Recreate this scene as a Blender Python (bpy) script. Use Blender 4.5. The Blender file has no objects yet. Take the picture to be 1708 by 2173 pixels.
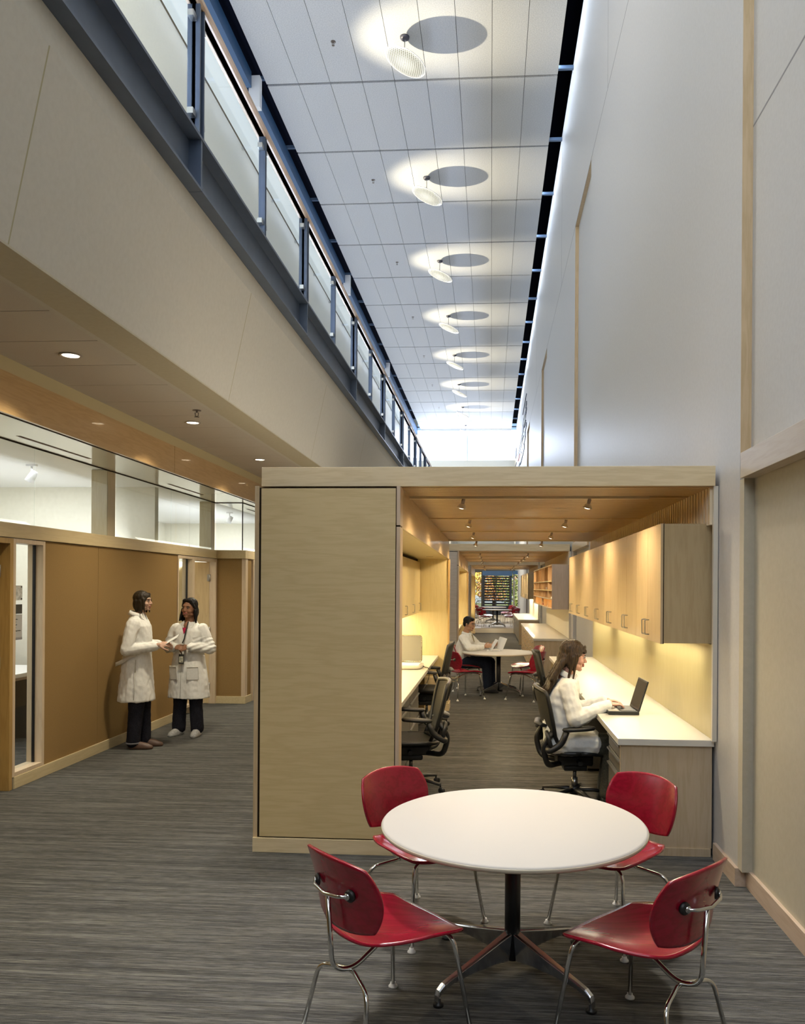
import bpy, math, random
from math import sin, cos, pi, radians, sqrt
from mathutils import Vector, Matrix, noise, Quaternion

S = bpy.context.scene
COL = S.collection

# ------------------------------------------------------------------ camera
# a view camera: level, turned 3.7 degrees left of the hall axis, with rise and a little shift
F_PX, CX, CY, YAW, ROLL = 1675.0, 934.0, 1244.5, 0.0641, 0.0065
cam_d = bpy.data.cameras.new('camera')
cam = bpy.data.objects.new('camera', cam_d); COL.objects.link(cam)
S.camera = cam
cam_d.sensor_fit = 'AUTO'; cam_d.sensor_width = 36.0
cam_d.lens = 36.0 * F_PX / 2173.0
cam_d.shift_x = (854.0 - CX) / 2173.0
cam_d.shift_y = (CY - 1086.5) / 2173.0
cam_d.clip_start = 0.05; cam_d.clip_end = 400
fwd = Vector((-sin(YAW), cos(YAW), 0.0)); rgt = Vector((cos(YAW), sin(YAW), 0.0)); dwn = Vector((0, 0, -1))
r2 = rgt * cos(ROLL) - dwn * sin(ROLL); d2 = rgt * sin(ROLL) + dwn * cos(ROLL)
cm = Matrix((( r2.x, -d2.x, -fwd.x, 0), (r2.y, -d2.y, -fwd.y, 0), (r2.z, -d2.z, -fwd.z, 1.7), (0, 0, 0, 1)))
cam.matrix_world = cm

# ------------------------------------------------------------------ view and render quality
S.view_settings.view_transform = 'Standard'
S.view_settings.look = 'None'
S.view_settings.gamma = 1.0
S.view_settings.exposure = 0.18
S.view_settings.use_curve_mapping = False
S.cycles.use_denoising = True
S.cycles.max_bounces = 8
S.cycles.diffuse_bounces = 4
S.cycles.glossy_bounces = 4
S.cycles.transmission_bounces = 6
S.cycles.transparent_max_bounces = 16
S.cycles.sample_clamp_indirect = 6.0
S.cycles.caustics_reflective = False
S.cycles.caustics_refractive = False
S.cycles.blur_glossy = 0.5

# ------------------------------------------------------------------ world: soft bright sky
W = bpy.data.worlds.new('world'); S.world = W; W.use_nodes = True
wn = W.node_tree.nodes; wl = W.node_tree.links
bg = wn['Background']
sky = wn.new('ShaderNodeTexSky'); sky.sky_type = 'HOSEK_WILKIE'; sky.turbidity = 3.5
sky.sun_direction = (0.3, 0.35, 0.88)
wl.new(sky.outputs[0], bg.inputs[0]); bg.inputs[1].default_value = 4.0

# ------------------------------------------------------------------ lights
def area(name, loc, size, power, color, rot=(0, 0, 0), sy=None, spread=None):
    d = bpy.data.lights.new(name, 'AREA'); d.energy = power; d.color = color; d.size = size
    if sy: d.shape = 'RECTANGLE'; d.size_y = sy
    if spread: d.spread = radians(spread)
    o = bpy.data.objects.new(name, d); COL.objects.link(o); o.location = loc; o.rotation_euler = [radians(a) for a in rot]
    return o
def spot(name, loc, target, power, color, angle, blend=0.5, radius=0.03):
    d = bpy.data.lights.new(name, 'SPOT'); d.energy = power; d.color = color
    d.spot_size = radians(angle); d.spot_blend = blend; d.shadow_soft_size = radius
    o = bpy.data.objects.new(name, d); COL.objects.link(o); o.location = loc
    v = Vector(target) - Vector(loc); o.rotation_euler = v.to_track_quat('-Z', 'Y').to_euler()
    return o
DAY = (0.70, 0.80, 1.0); WARM = (1.0, 0.80, 0.52); SOFT = (1.0, 0.90, 0.74)
# daylight: an added fill panel behind the camera, the window at the far end, the clerestory above the gallery
area('added_fill_behind', (-1.3, -3.8, 7.8), 5.2, 360, (0.82, 0.89, 1.0), (90, 0, 0), 5.4)
area('daylight_far_window', (-1.5, 46.2, 9.9), 5.0, 450, DAY, (-80, 0, 0), 1.3)
# lamp high over the seating in front (above the frame), plus two added fills
spot('atrium_lamp_and_fill', (-0.8, 6.6, 10.75), (-0.1, 3.5, 0.6), 1900, (1.0, 0.95, 0.88), 36, 1.0, 0.22)
area('atrium_lamp_and_fill', (-1.6, 7.5, 10.75), 0.6, 130, (1.0, 0.95, 0.88), (0, 0, 0), 0.6)  # added soft fill, not a second lamp of the hall
area('atrium_lamp_and_fill', (-2.6, 3.0, 10.7), 1.2, 90, (0.95, 0.95, 1.0), (0, 0, 0), 1.2, 90)  # added fill to lift the carpet on the left
area('platform_light', (-0.5, 37, 4.2), 3.0, 260, (1.0, 0.93, 0.8), (0, 0, 0), 6)
area('office_light', (-5.2, 6.4, 2.84), 1.6, 60, (0.97, 0.98, 1.0), (0, 0, 0), 5.0)
area('office_light', (-5.4, 12.2, 2.84), 1.6, 60, (0.97, 0.98, 1.0), (0, 0, 0), 4.5)
area('office_hidden_fill', (-4.3, 6.2, 2.05), 0.2, 60, (0.98, 0.98, 1.0), (0, 115, 0), 6.0)  # added strips hidden behind the header to brighten the office wall
area('office_hidden_fill', (-4.3, 12.2, 2.05), 0.2, 45, (0.98, 0.98, 1.0), (0, 115, 0), 5.0)
for y_ in (3.0, 12.0, 21.0, 30.0, 39.0):
    area('gallery_hidden_fill', (-2.45, y_, 4.70), 0.15, 60, (1.0, 0.95, 0.84), (0, 125, 0), 8.6)  # added strip hidden behind the beam to brighten the gallery wall
    area('slot_washer', (1.15, y_, 11.07), 0.08, 38, (0.72, 0.83, 1.0), (0, -60, 0), 8.8)
    area('ceiling_hidden_fill', (-2.3, y_, 4.70), 0.15, 90, (0.52, 0.67, 1.0), (0, 185, 0), 8.6)  # added blue strip, out of sight behind the beam, brightens the ceiling
for a_, b_ in ((5.05, 11.1), (14.15, 20.2), (23.25, 29.0)):
    area('roof_hidden_fill', (-1.3, (a_ + b_) / 2, 2.55), 0.15, 16, (1.0, 0.92, 0.78), (0, 150, 0), b_ - a_ - 0.4)  # added strip, unseen on the pod roof, brightens the corridor ceiling
sun_d = bpy.data.lights.new('sun', 'SUN'); sun_d.energy = 9.0; sun_d.angle = 0.01; sun_d.color = (1.0, 0.95, 0.85)
sun_o = bpy.data.objects.new('sun', sun_d); COL.objects.link(sun_o); sun_o.rotation_euler = (radians(12), radians(48), 0)


# ------------------------------------------------------------------ mesh helpers
class MB:
    def __init__(s): s.v = []; s.f = []; s.sm = []
    def add(s, vs, fs, smooth=False):
        o = len(s.v); s.v += [tuple(v) for v in vs]
        s.f += [tuple(i + o for i in f) for f in fs]; s.sm += [smooth] * len(fs); return s
    def box(s, x0, x1, y0, y1, z0, z1, M=None):
        vs = [Vector(p) for p in ((x0,y0,z0),(x1,y0,z0),(x1,y1,z0),(x0,y1,z0),(x0,y0,z1),(x1,y0,z1),(x1,y1,z1),(x0,y1,z1))]
        if M is not None: vs = [M @ v for v in vs]
        return s.add(vs, [(3,2,1,0),(4,5,6,7),(0,1,5,4),(1,2,6,5),(2,3,7,6),(3,0,4,7)])
    def tube(s, pts, r, n=10, rs=None, M=None, flat=None):
        pts = [Vector(p) for p in pts]
        if M is not None: pts = [M @ p for p in pts]
        rings = []; N = len(pts); up = None
        for i, p in enumerate(pts):
            t = (pts[min(i+1, N-1)] - pts[max(i-1, 0)]).normalized()
            if up is None:
                up = Vector((0,0,1)) if abs(t.z) < 0.9 else Vector((1,0,0))
            a = t.cross(up)
            if a.length < 1e-5: a = t.cross(Vector((0,1,0)))
            a.normalize(); b = a.cross(t).normalized(); up = b
            rr = rs[i] if rs else r
            ra, rb = (rr, rr * flat) if flat else (rr, rr)
            rings.append([p + a * (ra * cos(2*pi*k/n)) + b * (rb * sin(2*pi*k/n)) for k in range(n)])
        vs = [v for rg in rings for v in rg]; fs = []
        for i in range(N-1):
            for k in range(n):
                k2 = (k+1) % n
                fs.append((i*n+k, i*n+k2, (i+1)*n+k2, (i+1)*n+k))
        s.add(vs, fs, True)
        o = len(s.v) - len(vs)
        s.f += [tuple(o + k for k in reversed(range(n))), tuple(o + (N-1)*n + k for k in range(n))]; s.sm += [False, False]
        return s
    def lathe(s, prof, n=32, M=None, smooth=True, c=(0,0,0)):
        vs = []; fs = []; L = len(prof)
        for (r, z) in prof:
            for k in range(n): vs.append(Vector((c[0] + r*cos(2*pi*k/n), c[1] + r*sin(2*pi*k/n), c[2] + z)))
        if M is not None: vs = [M @ v for v in vs]
        for i in range(L-1):
            for k in range(n):
                k2 = (k+1) % n
                fs.append((i*n+k, i*n+k2, (i+1)*n+k2, (i+1)*n+k))
        s.add(vs, fs, smooth); o = len(s.v) - len(vs)
        s.f += [tuple(o + k for k in reversed(range(n))), tuple(o + (L-1)*n + k for k in range(n))]; s.sm += [False, False]
        return s
    def prism(s, poly, a0, a1, axis='x', M=None):
        n = len(poly); vs = []
        for a in (a0, a1):
            for (p, q) in poly:
                v = {'x': (a, p, q), 'y': (p, a, q), 'z': (p, q, a)}[axis]; vs.append(Vector(v))
        if M is not None: vs = [M @ v for v in vs]
        fs = [tuple(range(n)), tuple(reversed(range(n, 2*n)))]
        for k in range(n):
            k2 = (k+1) % n; fs.append((k, k + n, k2 + n, k2))
        return s.add(vs, fs)
    def ell(s, c, r, R=None, n=14, m=10, M=None):
        vs = []; fs = []
        T = Matrix.Translation(Vector(c))
        if R is not None: T = T @ R.to_4x4()
        if M is not None: T = M @ T
        vs.append(T @ Vector((0,0,r[2])))
        for i in range(1, m):
            th = pi*i/m
            for k in range(n):
                ph = 2*pi*k/n; vs.append(T @ Vector((r[0]*sin(th)*cos(ph), r[1]*sin(th)*sin(ph), r[2]*cos(th))))
        vs.append(T @ Vector((0,0,-r[2])))
        for k in range(n): fs.append((0, 1+k, 1+(k+1)%n))
        for i in range(m-2):
            for k in range(n):
                k2 = (k+1)%n; a = 1+i*n; fs.append((a+k, a+n+k, a+n+k2, a+k2))
        e = len(vs)-1; a = 1+(m-2)*n
        for k in range(n): fs.append((a+k, e, a+(k+1)%n))
        return s.add(vs, fs, True)
    def cone(s, p1, r1, p2, r2, M=None, n=12):
        """tapered capsule, closed"""
        p1 = Vector(p1); p2 = Vector(p2); d = p2 - p1; L = d.length or 1e-6; t = d / L
        ps = []; rs = []
        for a in (-90, -55, -25): ps.append(p1 + t * r1 * sin(radians(a))); rs.append(max(r1*cos(radians(a)), r1*0.08))
        ps.append(p1); rs.append(r1); ps.append(p2); rs.append(r2)
        for a in (25, 55, 90): ps.append(p2 + t * r2 * sin(radians(a))); rs.append(max(r2*cos(radians(a)), r2*0.08))
        q = Vector((0,0,1)).rotation_difference(t).to_matrix()
        vs = []; fs = []
        for p, r in zip(ps, rs):
            for k in range(n):
                vs.append(p + q @ Vector((r*cos(2*pi*k/n), r*sin(2*pi*k/n), 0)))
        if M is not None: vs = [M @ v for v in vs]
        for i in range(len(ps)-1):
            for k in range(n):
                k2=(k+1)%n; fs.append((i*n+k, i*n+k2, (i+1)*n+k2, (i+1)*n+k))
        fs.append(tuple(reversed(range(n)))); fs.append(tuple((len(ps)-1)*n + k for k in range(n)))
        return s.add(vs, fs, True)
    def loft(s, rings, n=24, M=None):
        """rings: (cx, cy, z, rx, ry[, power[, tiltx]])"""
        vs = []; fs = []
        for rg in rings:
            cx, cy, z, rx, ry = rg[:5]; pw = rg[5] if len(rg) > 5 else 2.0; tl = rg[6] if len(rg) > 6 else 0.0
            for k in range(n):
                a = 2*pi*k/n; ca, sa = cos(a), sin(a)
                x = rx * math.copysign(abs(ca)**(2/pw), ca); y = ry * math.copysign(abs(sa)**(2/pw), sa)
                vs.append(Vector((cx + x, cy + y, z + tl * y)))
        if M is not None: vs = [M @ v for v in vs]
        for i in range(len(rings)-1):
            for k in range(n):
                k2=(k+1)%n; fs.append((i*n+k, i*n+k2, (i+1)*n+k2, (i+1)*n+k))
        fs.append(tuple(reversed(range(n)))); fs.append(tuple((len(rings)-1)*n + k for k in range(n)))
        return s.add(vs, fs, True)
    def mesh(s, name):
        me = bpy.data.meshes.new(name); me.from_pydata(s.v, [], s.f); me.validate()
        if len(me.polygons) == len(s.sm): me.polygons.foreach_set('use_smooth', s.sm)
        me.update(); return me
    def build(s, name, mat, parent=None, bevel=0, loc=None):
        o = bpy.data.objects.new(name, s.mesh(name)); COL.objects.link(o)
        if mat is not None: o.data.materials.append(mat)
        if parent is not None: o.parent = parent
        if loc is not None: o.location = loc
        if bevel:
            b = o.modifiers.new('bevel', 'BEVEL'); b.width = bevel; b.segments = 2; b.limit_method = 'ANGLE'; b.angle_limit = radians(50)
        return o

def tag(o, label=None, cat=None, group=None, kind=None):
    if label: o['label'] = label
    if cat: o['category'] = cat
    if group: o['group'] = group
    if kind: o['kind'] = kind
    return o
def thing(name, label, cat, loc=(0,0,0), rz=0.0, group=None, scale=None):
    o = bpy.data.objects.new(name, None); COL.objects.link(o)
    o.location = loc; o.rotation_euler = (0,0,rz); o.empty_display_size = 0.1
    if scale: o.scale = (scale,)*3
    return tag(o, label, cat, group)
def struct(name, mb, mat, bevel=0):
    return tag(mb.build(name, mat, None, bevel), kind='structure')
def children(o): return [c for c in COL.objects if c.parent == o]
def copy_tree(o, parent=None):
    c = o.copy(); COL.objects.link(c)
    if parent is not None: c.parent = parent
    for ch in [x for x in COL.objects if x.parent == o]: copy_tree(ch, c)
    return c
def dup(root, loc, rz, label, group=None):
    c = copy_tree(root); c.location = loc; c.rotation_euler = (0,0,rz)
    c['label'] = label
    if group: c['group'] = group
    return c
def smooth_path(pts, k=4):
    """rounds the corners of a polyline"""
    pts = [Vector(p) for p in pts]; out = [pts[0]]
    for i in range(1, len(pts)-1):
        a, b, c = pts[i-1], pts[i], pts[i+1]
        d1 = (a-b); d2 = (c-b); r = min(d1.length, d2.length) * 0.45
        p = b + d1.normalized()*r; q = b + d2.normalized()*r
        for j in range(k+1):
            t = j/k; out.append(p*(1-t)**2 + b*2*t*(1-t) + q*t*t)
    out.append(pts[-1]); return out
def arc_path(pts, r, k=5):
    pts = [Vector(p) for p in pts]; out = [pts[0]]
    for i in range(1, len(pts)-1):
        a, b, c = pts[i-1], pts[i], pts[i+1]
        d1 = (a-b); d2 = (c-b); rr = min(r, d1.length*0.49, d2.length*0.49)
        p = b + d1.normalized()*rr; q = b + d2.normalized()*rr
        for j in range(k+1):
            t = j/k; out.append(p*(1-t)**2 + b*2*t*(1-t) + q*t*t)
    out.append(pts[-1]); return out

# ------------------------------------------------------------------ materials
def mat(name, col=(0.8,0.8,0.8), rough=0.5, metal=0.0, spec=0.5, coat=0.0, trans=0.0, emis=None, estr=0.0, alpha=1.0):
    m = bpy.data.materials.new(name); m.use_nodes = True
    b = m.node_tree.nodes['Principled BSDF']
    b.inputs['Base Color'].default_value = (*col, 1); b.inputs['Roughness'].default_value = rough
    b.inputs['Metallic'].default_value = metal; b.inputs['Specular IOR Level'].default_value = spec
    b.inputs['Coat Weight'].default_value = coat; b.inputs['Transmission Weight'].default_value = trans
    b.inputs['Alpha'].default_value = alpha
    if emis: b.inputs['Emission Color'].default_value = (*emis, 1); b.inputs['Emission Strength'].default_value = estr
    return m
def N(m): return m.node_tree.nodes, m.node_tree.links, m.node_tree.nodes['Principled BSDF']
def tex_coord(nt, nl, scale, world=True):
    if world:
        g = nt.new('ShaderNodeNewGeometry'); out = g.outputs['Position']
    else:
        g = nt.new('ShaderNodeTexCoord'); out = g.outputs['Object']
    mp = nt.new('ShaderNodeMapping'); mp.inputs['Scale'].default_value = scale
    nl.new(out, mp.inputs['Vector']); return mp.outputs['Vector']
def ramp(nt, nl, fac, stops):
    r = nt.new('ShaderNodeValToRGB'); e = r.color_ramp.elements
    while len(e) < len(stops): e.new(0.5)
    for i, (p, c) in enumerate(stops): e[i].position = p; e[i].color = (*c, 1)
    nl.new(fac, r.inputs[0]); return r.outputs[0]
def noise_tex(nt, nl, vec, scale=1.0, detail=4, rough=0.6):
    n = nt.new('ShaderNodeTexNoise'); n.inputs['Scale'].default_value = scale; n.inputs['Detail'].default_value = detail
    n.inputs['Roughness'].default_value = rough; nl.new(vec, n.inputs['Vector']); return n.outputs['Fac']
def bump(nt, nl, b, h, strength=0.1, dist=0.01):
    bp = nt.new('ShaderNodeBump'); bp.inputs['Strength'].default_value = strength; bp.inputs['Distance'].default_value = dist
    nl.new(h, bp.inputs['Height']); nl.new(bp.outputs[0], b.inputs['Normal'])
def noisy(name, c1, c2, scale, rough=0.5, world=True, detail=4, bmp=0.0, lo=0.35, hi=0.65, spec=0.5, coat=0.0, metal=0.0, bd=0.01):
    m = mat(name, c1, rough, metal, spec, coat); nt, nl, b = N(m)
    f = noise_tex(nt, nl, tex_coord(nt, nl, scale, world), 1.0, detail)
    nl.new(ramp(nt, nl, f, [(lo, c1), (hi, c2)]), b.inputs['Base Color'])
    if bmp: bump(nt, nl, b, f, bmp, bd)
    return m
def wood(name, c1, c2, grain='x', rough=0.35, spec=0.5, amt=1.0, coat=0.1):
    """figured maple veneer: broad cathedral figure plus fine pores along the grain"""
    sc = {'x': (0.9, 9, 9), 'y': (9, 0.9, 9), 'z': (9, 9, 0.9)}[grain]
    fs = {'x': (6, 160, 160), 'y': (160, 6, 160), 'z': (160, 160, 6)}[grain]
    m = mat(name, c1, rough, 0, spec, coat); nt, nl, b = N(m)
    v = tex_coord(nt, nl, sc)
    f = noise_tex(nt, nl, v, 1.3, 5, 0.55)
    w = nt.new('ShaderNodeMath'); w.operation = 'PINGPONG'; w.inputs[1].default_value = 0.08
    nl.new(f, w.inputs[0])
    w2 = nt.new('ShaderNodeMath'); w2.operation = 'MULTIPLY'; w2.inputs[1].default_value = 12.0; nl.new(w.outputs[0], w2.inputs[0])
    fine = noise_tex(nt, nl, tex_coord(nt, nl, fs), 1.0, 2)
    mx = nt.new('ShaderNodeMix'); mx.inputs[0].default_value = 0.55; nl.new(w2.outputs[0], mx.inputs[2]); nl.new(fine, mx.inputs[3])
    nl.new(ramp(nt, nl, mx.outputs[0], [(0.25, c2), (0.62, c1)]), b.inputs['Base Color'])
    return m

MAPLE = wood('maple', (0.72, 0.585, 0.36), (0.65, 0.515, 0.30), 'x')
MAPLE_Z = wood('maple_vertical', (0.56, 0.42, 0.25), (0.49, 0.36, 0.20), 'z')
PANEL = wood('maple_panel', (0.62, 0.48, 0.245), (0.565, 0.43, 0.21), 'x', rough=0.4)
MAPLE_Y = wood('maple_lengthwise', (0.56, 0.41, 0.23), (0.50, 0.36, 0.19), 'y', rough=0.3, coat=0.3)
SLAT = wood('slat_maple', (0.68, 0.47, 0.24), (0.60, 0.40, 0.19), 'x')
SLATV = wood('slat_maple_pale', (0.78, 0.66, 0.47), (0.72, 0.60, 0.41), 'z')
DOORWOOD = wood('door_maple', (0.42, 0.27, 0.09), (0.36, 0.22, 0.07), 'z')
CUBBY = wood('cubby_wood', (0.56, 0.37, 0.20), (0.50, 0.32, 0.16), 'z')
NICHE = wood('niche_maple', (0.64, 0.52, 0.27), (0.60, 0.48, 0.24), 'z', rough=0.4)
WHITE = noisy('white_wall', (0.47, 0.468, 0.46), (0.50, 0.498, 0.49), (40, 40, 40), 0.45, spec=0.4)
SAGE = noisy('sage_wall', (0.44, 0.405, 0.31), (0.47, 0.435, 0.34), (30, 30, 30), 0.5)
CREAM = noisy('cream_wall', (0.57, 0.54, 0.46), (0.60, 0.57, 0.49), (30, 30, 30), 0.6)
CREAM2 = noisy('pale_wall', (0.76, 0.73, 0.62), (0.80, 0.77, 0.66), (30, 30, 30), 0.6)
SOFFIT = noisy('soffit_paint', (0.50, 0.45, 0.32), (0.53, 0.48, 0.35), (30, 30, 30), 0.6)
BROWN = noisy('brown_fabric', (0.25, 0.155, 0.058), (0.31, 0.20, 0.08), (320, 320, 320), 0.95, bmp=0.15, spec=0.15, bd=0.002)
TILE = noisy('ceiling_tile', (0.58, 0.535, 0.47), (0.63, 0.585, 0.52), (300, 300, 300), 0.9, spec=0.1)
PERF = noisy('perforated_ceiling', (0.50, 0.52, 0.54), (0.66, 0.67, 0.68), (60, 60, 60), 0.7, detail=3, spec=0.2)
STEEL = noisy('blue_grey_steel', (0.075, 0.10, 0.15), (0.085, 0.115, 0.17), (8, 8, 8), 0.38, spec=0.5)
STEELD = mat('dark_steel', (0.03, 0.035, 0.03), 0.45)
BLUE = mat('blue_beam_paint', (0.035, 0.10, 0.22), 0.45)
VOID = mat('black_void', (0.004, 0.005, 0.012), 0.9, spec=0.05)
DARK = mat('shadow_gap', (0.02, 0.012, 0.006), 0.8, spec=0.1)
LAM = mat('white_laminate', (0.64, 0.61, 0.53), 0.33, coat=0.25)
LAMW = mat('table_laminate', (0.53, 0.50, 0.45), 0.55, spec=0.35)
EDGE = mat('laminate_edge', (0.52, 0.46, 0.34), 0.45)
RED = wood('red_plywood', (0.29, 0.0035, 0.020), (0.23, 0.002, 0.013), 'x', rough=0.24, coat=0.35)
RED.node_tree.nodes['Principled BSDF'].inputs['Coat Roughness'].default_value = 0.2
CHROME = mat('chrome', (0.70, 0.70, 0.68), 0.12, 1.0)
CHROMED = mat('polished_base', (0.60, 0.62, 0.66), 0.16, 1.0)
BLACKP = mat('black_plastic', (0.012, 0.012, 0.011), 0.42)
BLACKM = mat('black_post', (0.006, 0.006, 0.008), 0.35)
GLIDE = mat('glide_plastic', (0.75, 0.75, 0.72), 0.4)
SILVER = mat('satin_silver', (0.50, 0.50, 0.48), 0.3, 0.9)
GREYST = mat('steel_file_front', (0.20, 0.19, 0.165), 0.38, 0.6)
PAPER = mat('paper', (0.82, 0.82, 0.79), 0.7)
PURPLE = mat('magenta_board', (0.25, 0.02, 0.16), 0.6)
GREYD = mat('grey_door', (0.20, 0.23, 0.27), 0.5)
OFFW = mat('office_white', (0.80, 0.80, 0.78), 0.7)
SCREEN = mat('dark_screen', (0.05, 0.045, 0.035), 0.12)
WIN = mat('daylight_glass', (0.8, 0.88, 1.0), 0.3, emis=(0.86, 0.93, 1.0), estr=1.25)

def glassmat(name, tint=(0.92, 0.95, 0.95), refl=0.10, rough=0.02):
    """thin architectural glass: mostly clear, with real reflections"""
    m = bpy.data.materials.new(name); m.use_nodes = True; nt = m.node_tree.nodes; nl = m.node_tree.links
    nt.remove(nt['Principled BSDF']); out = nt['Material Output']
    tr = nt.new('ShaderNodeBsdfTransparent'); tr.inputs[0].default_value = (*tint, 1)
    gl = nt.new('ShaderNodeBsdfGlossy'); gl.inputs['Roughness'].default_value = rough
    fr = nt.new('ShaderNodeFresnel'); fr.inputs[0].default_value = 1.5
    ge = nt.new('ShaderNodeNewGeometry'); iv = nt.new('ShaderNodeMath'); iv.operation = 'SUBTRACT'; iv.inputs[0].default_value = 1.0
    nl.new(ge.outputs['Backfacing'], iv.inputs[1]); ml = nt.new('ShaderNodeMath'); ml.operation = 'MULTIPLY'
    nl.new(fr.outputs[0], ml.inputs[0]); nl.new(iv.outputs[0], ml.inputs[1])
    mx = nt.new('ShaderNodeMixShader'); nl.new(ml.outputs[0], mx.inputs[0])
    nl.new(tr.outputs[0], mx.inputs[1]); nl.new(gl.outputs[0], mx.inputs[2]); nl.new(mx.outputs[0], out.inputs[0])
    return m
GLASS = glassmat('clear_glass')
GLASSF = glassmat('milky_glass', (0.85, 0.86, 0.80))

def carpet():
    m = mat('striped_carpet', (0.1,0.1,0.1), 0.95, spec=0.05); nt, nl, b = N(m)
    a = noise_tex(nt, nl, tex_coord(nt, nl, (1.8, 120, 1)), 1.0, 3, 0.7)
    c = noise_tex(nt, nl, tex_coord(nt, nl, (10, 430, 1)), 1.0, 2, 0.7)
    g = noise_tex(nt, nl, tex_coord(nt, nl, (620, 620, 1)), 1.0, 2, 0.7)
    d = noise_tex(nt, nl, tex_coord(nt, nl, (0.8, 22, 1)), 1.0, 1, 0.5)
    hue = noise_tex(nt, nl, tex_coord(nt, nl, (6, 60, 1)), 1.0, 3, 0.6)
    def mixf(f, x, y):
        q = nt.new('ShaderNodeMix'); q.inputs[0].default_value = f; nl.new(x, q.inputs[2]); nl.new(y, q.inputs[3]); return q.outputs[0]
    h = mixf(0.45, mixf(0.3, a, d), c); h2 = mixf(0.40, h, g)
    A = ramp(nt, nl, h2, [(0.41, (0.022, 0.0205, 0.016)), (0.50, (0.072, 0.068, 0.054)), (0.59, (0.27, 0.255, 0.19))])
    B = ramp(nt, nl, h2, [(0.41, (0.020, 0.021, 0.025)), (0.50, (0.064, 0.066, 0.074)), (0.59, (0.22, 0.225, 0.235))])
    q = nt.new('ShaderNodeMix'); q.data_type = 'RGBA'; nl.new(hue, q.inputs[0]); nl.new(A, q.inputs[6]); nl.new(B, q.inputs[7])
    nl.new(q.outputs[2], b.inputs['Base Color'])
    bump(nt, nl, b, h2, 0.5, 0.004)
    return m
CARPET = carpet()
# ------------------------------------------------------------------ THE SETTING
MODS = [(5.05, 11.1), (14.15, 20.2), (23.25, 29.0)]       # the three maple pods along the hall
XR = 1.42                                                # atrium side wall on the right
ZC = 10.9                                                # atrium ceiling
# floor (carpet) and the raised floor at the far end
struct('floor', MB().box(-9, 6, -4, 29.2, -0.1, 0), CARPET)
PLATF = noisy('timber_floor', (0.42, 0.34, 0.22), (0.48, 0.39, 0.26), (3, 40, 3), 0.35)
struct('floor.001', MB().box(-3.9, 1.6, 29.2, 47.4, -0.1, 0.15), PLATF)
struct('trim_1', MB().box(-3.9, 1.6, 29.16, 29.2, 0.0, 0.165), mat('step_nosing', (0.55, 0.52, 0.47), 0.5))
struct('ground_outside', MB().box(-40, 40, 47.6, 120, -0.9, -0.75), noisy('lawn', (0.10, 0.13, 0.04), (0.22, 0.2, 0.08), (2, 2, 2), 0.9))

CLERE = mat('frosted_daylight', (0.8, 0.85, 0.9), 0.4, emis=(0.86, 0.90, 0.88), estr=0.6)
# right wall: tall white wall with a shallow full-height recess between the pods
def right_wall():
    m = MB(); z1 = 11.1; zr = 7.95; t = 0.06
    recs = [(1.6, 4.62), (11.62, 13.78), (20.72, 22.88), (29.82, 31.98)]
    y = -4.0
    for a, b in recs:
        m.box(XR, XR + 0.3, y, a, 0, z1)
        m.box(XR, XR + 0.3, a, b, zr, z1) if b > 5 else None
        m.box(XR + t, XR + 0.3, a, b, 0, zr if b > 5 else z1)
        y = b
    m.box(XR, XR + 0.3, y, 42.0, 0, z1); m.box(XR, XR + 0.3, 42.0, 46.5, 2.6, z1)
    return m
struct('wall_right', right_wall(), WHITE)
rv = MB()                                                 # timber reveals of the recesses
for a, b in [(1.6, 4.62), (11.62, 13.78), (20.72, 22.88), (29.82, 31.98)]:
    z1 = 11.1 if b < 5 else 7.95
    rv.box(XR + 0.001, XR + 0.062, b - 0.004, b, 2.46, z1)
    if b > 5: rv.box(XR + 0.001, XR + 0.062, a, b, z1 - 0.004, z1)
struct('trim_2', rv, MAPLE_Z)
ld = MB()                                                 # timber ledge across each recess
for a, b in [(11.62, 13.78), (20.72, 22.88)]:
    ld.box(XR - 0.022, XR + 0.06, a + 0.002, b - 0.02 if b > 5 else b - 0.075, 2.32, 2.46)
struct('trim_3', MB().box(XR - 0.022, XR + 0.059, 1.6, 4.545, 2.32, 2.463), wood('ledge_maple', (0.50, 0.44, 0.36), (0.46, 0.39, 0.31), 'y'), 0.002)
struct('trim_4', ld, MAPLE_Y)
pn = MB()                                                 # sage panel below the ledge in the near recess
pn.box(XR + 0.058, XR + 0.0605, 1.6, 4.545, 0.1, 2.32); pn.box(XR + 0.0, XR + 0.06, 4.545, 4.62, 0.1, 2.32)
struct('trim_5', pn, SAGE)
sm = MB()                                                 # hairline panel joints of the right wall
for a, b, z in [(4.62, 46, 7.95)]: sm.box(XR - 0.0012, XR, a, b, z - 0.006, z + 0.006)
sm.box(XR + 0.0592, XR + 0.0605, 1.6, 4.62, 4.335, 4.347)
for y in (8.37, 10.0, 16.5, 25.6): sm.box(XR - 0.0012, XR, y - 0.004, y + 0.004, 7.95, 11.1)
struct('trim_6', sm, mat('joint_grey', (0.25, 0.25, 0.26), 0.8))
# baseboards on the right
bb = MB(); bb.box(XR - 0.022, XR - 0.0005, 4.6, 5.05, 0, 0.105); bb.box(XR - 0.0215, XR + 0.0595, 4.598, 4.6, 0, 0.1045); bb.box(XR + 0.038, XR + 0.06, 1.6, 4.6, 0, 0.105)
bb.box(XR - 0.022, XR, 11.15, 14.1, 0, 0.105); bb.box(XR - 0.022, XR, 20.25, 23.2, 0, 0.105)
struct('baseboard_right', bb, wood('baseboard_maple', (0.52, 0.41, 0.31), (0.46, 0.35, 0.25), 'y'), 0.003)

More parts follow.
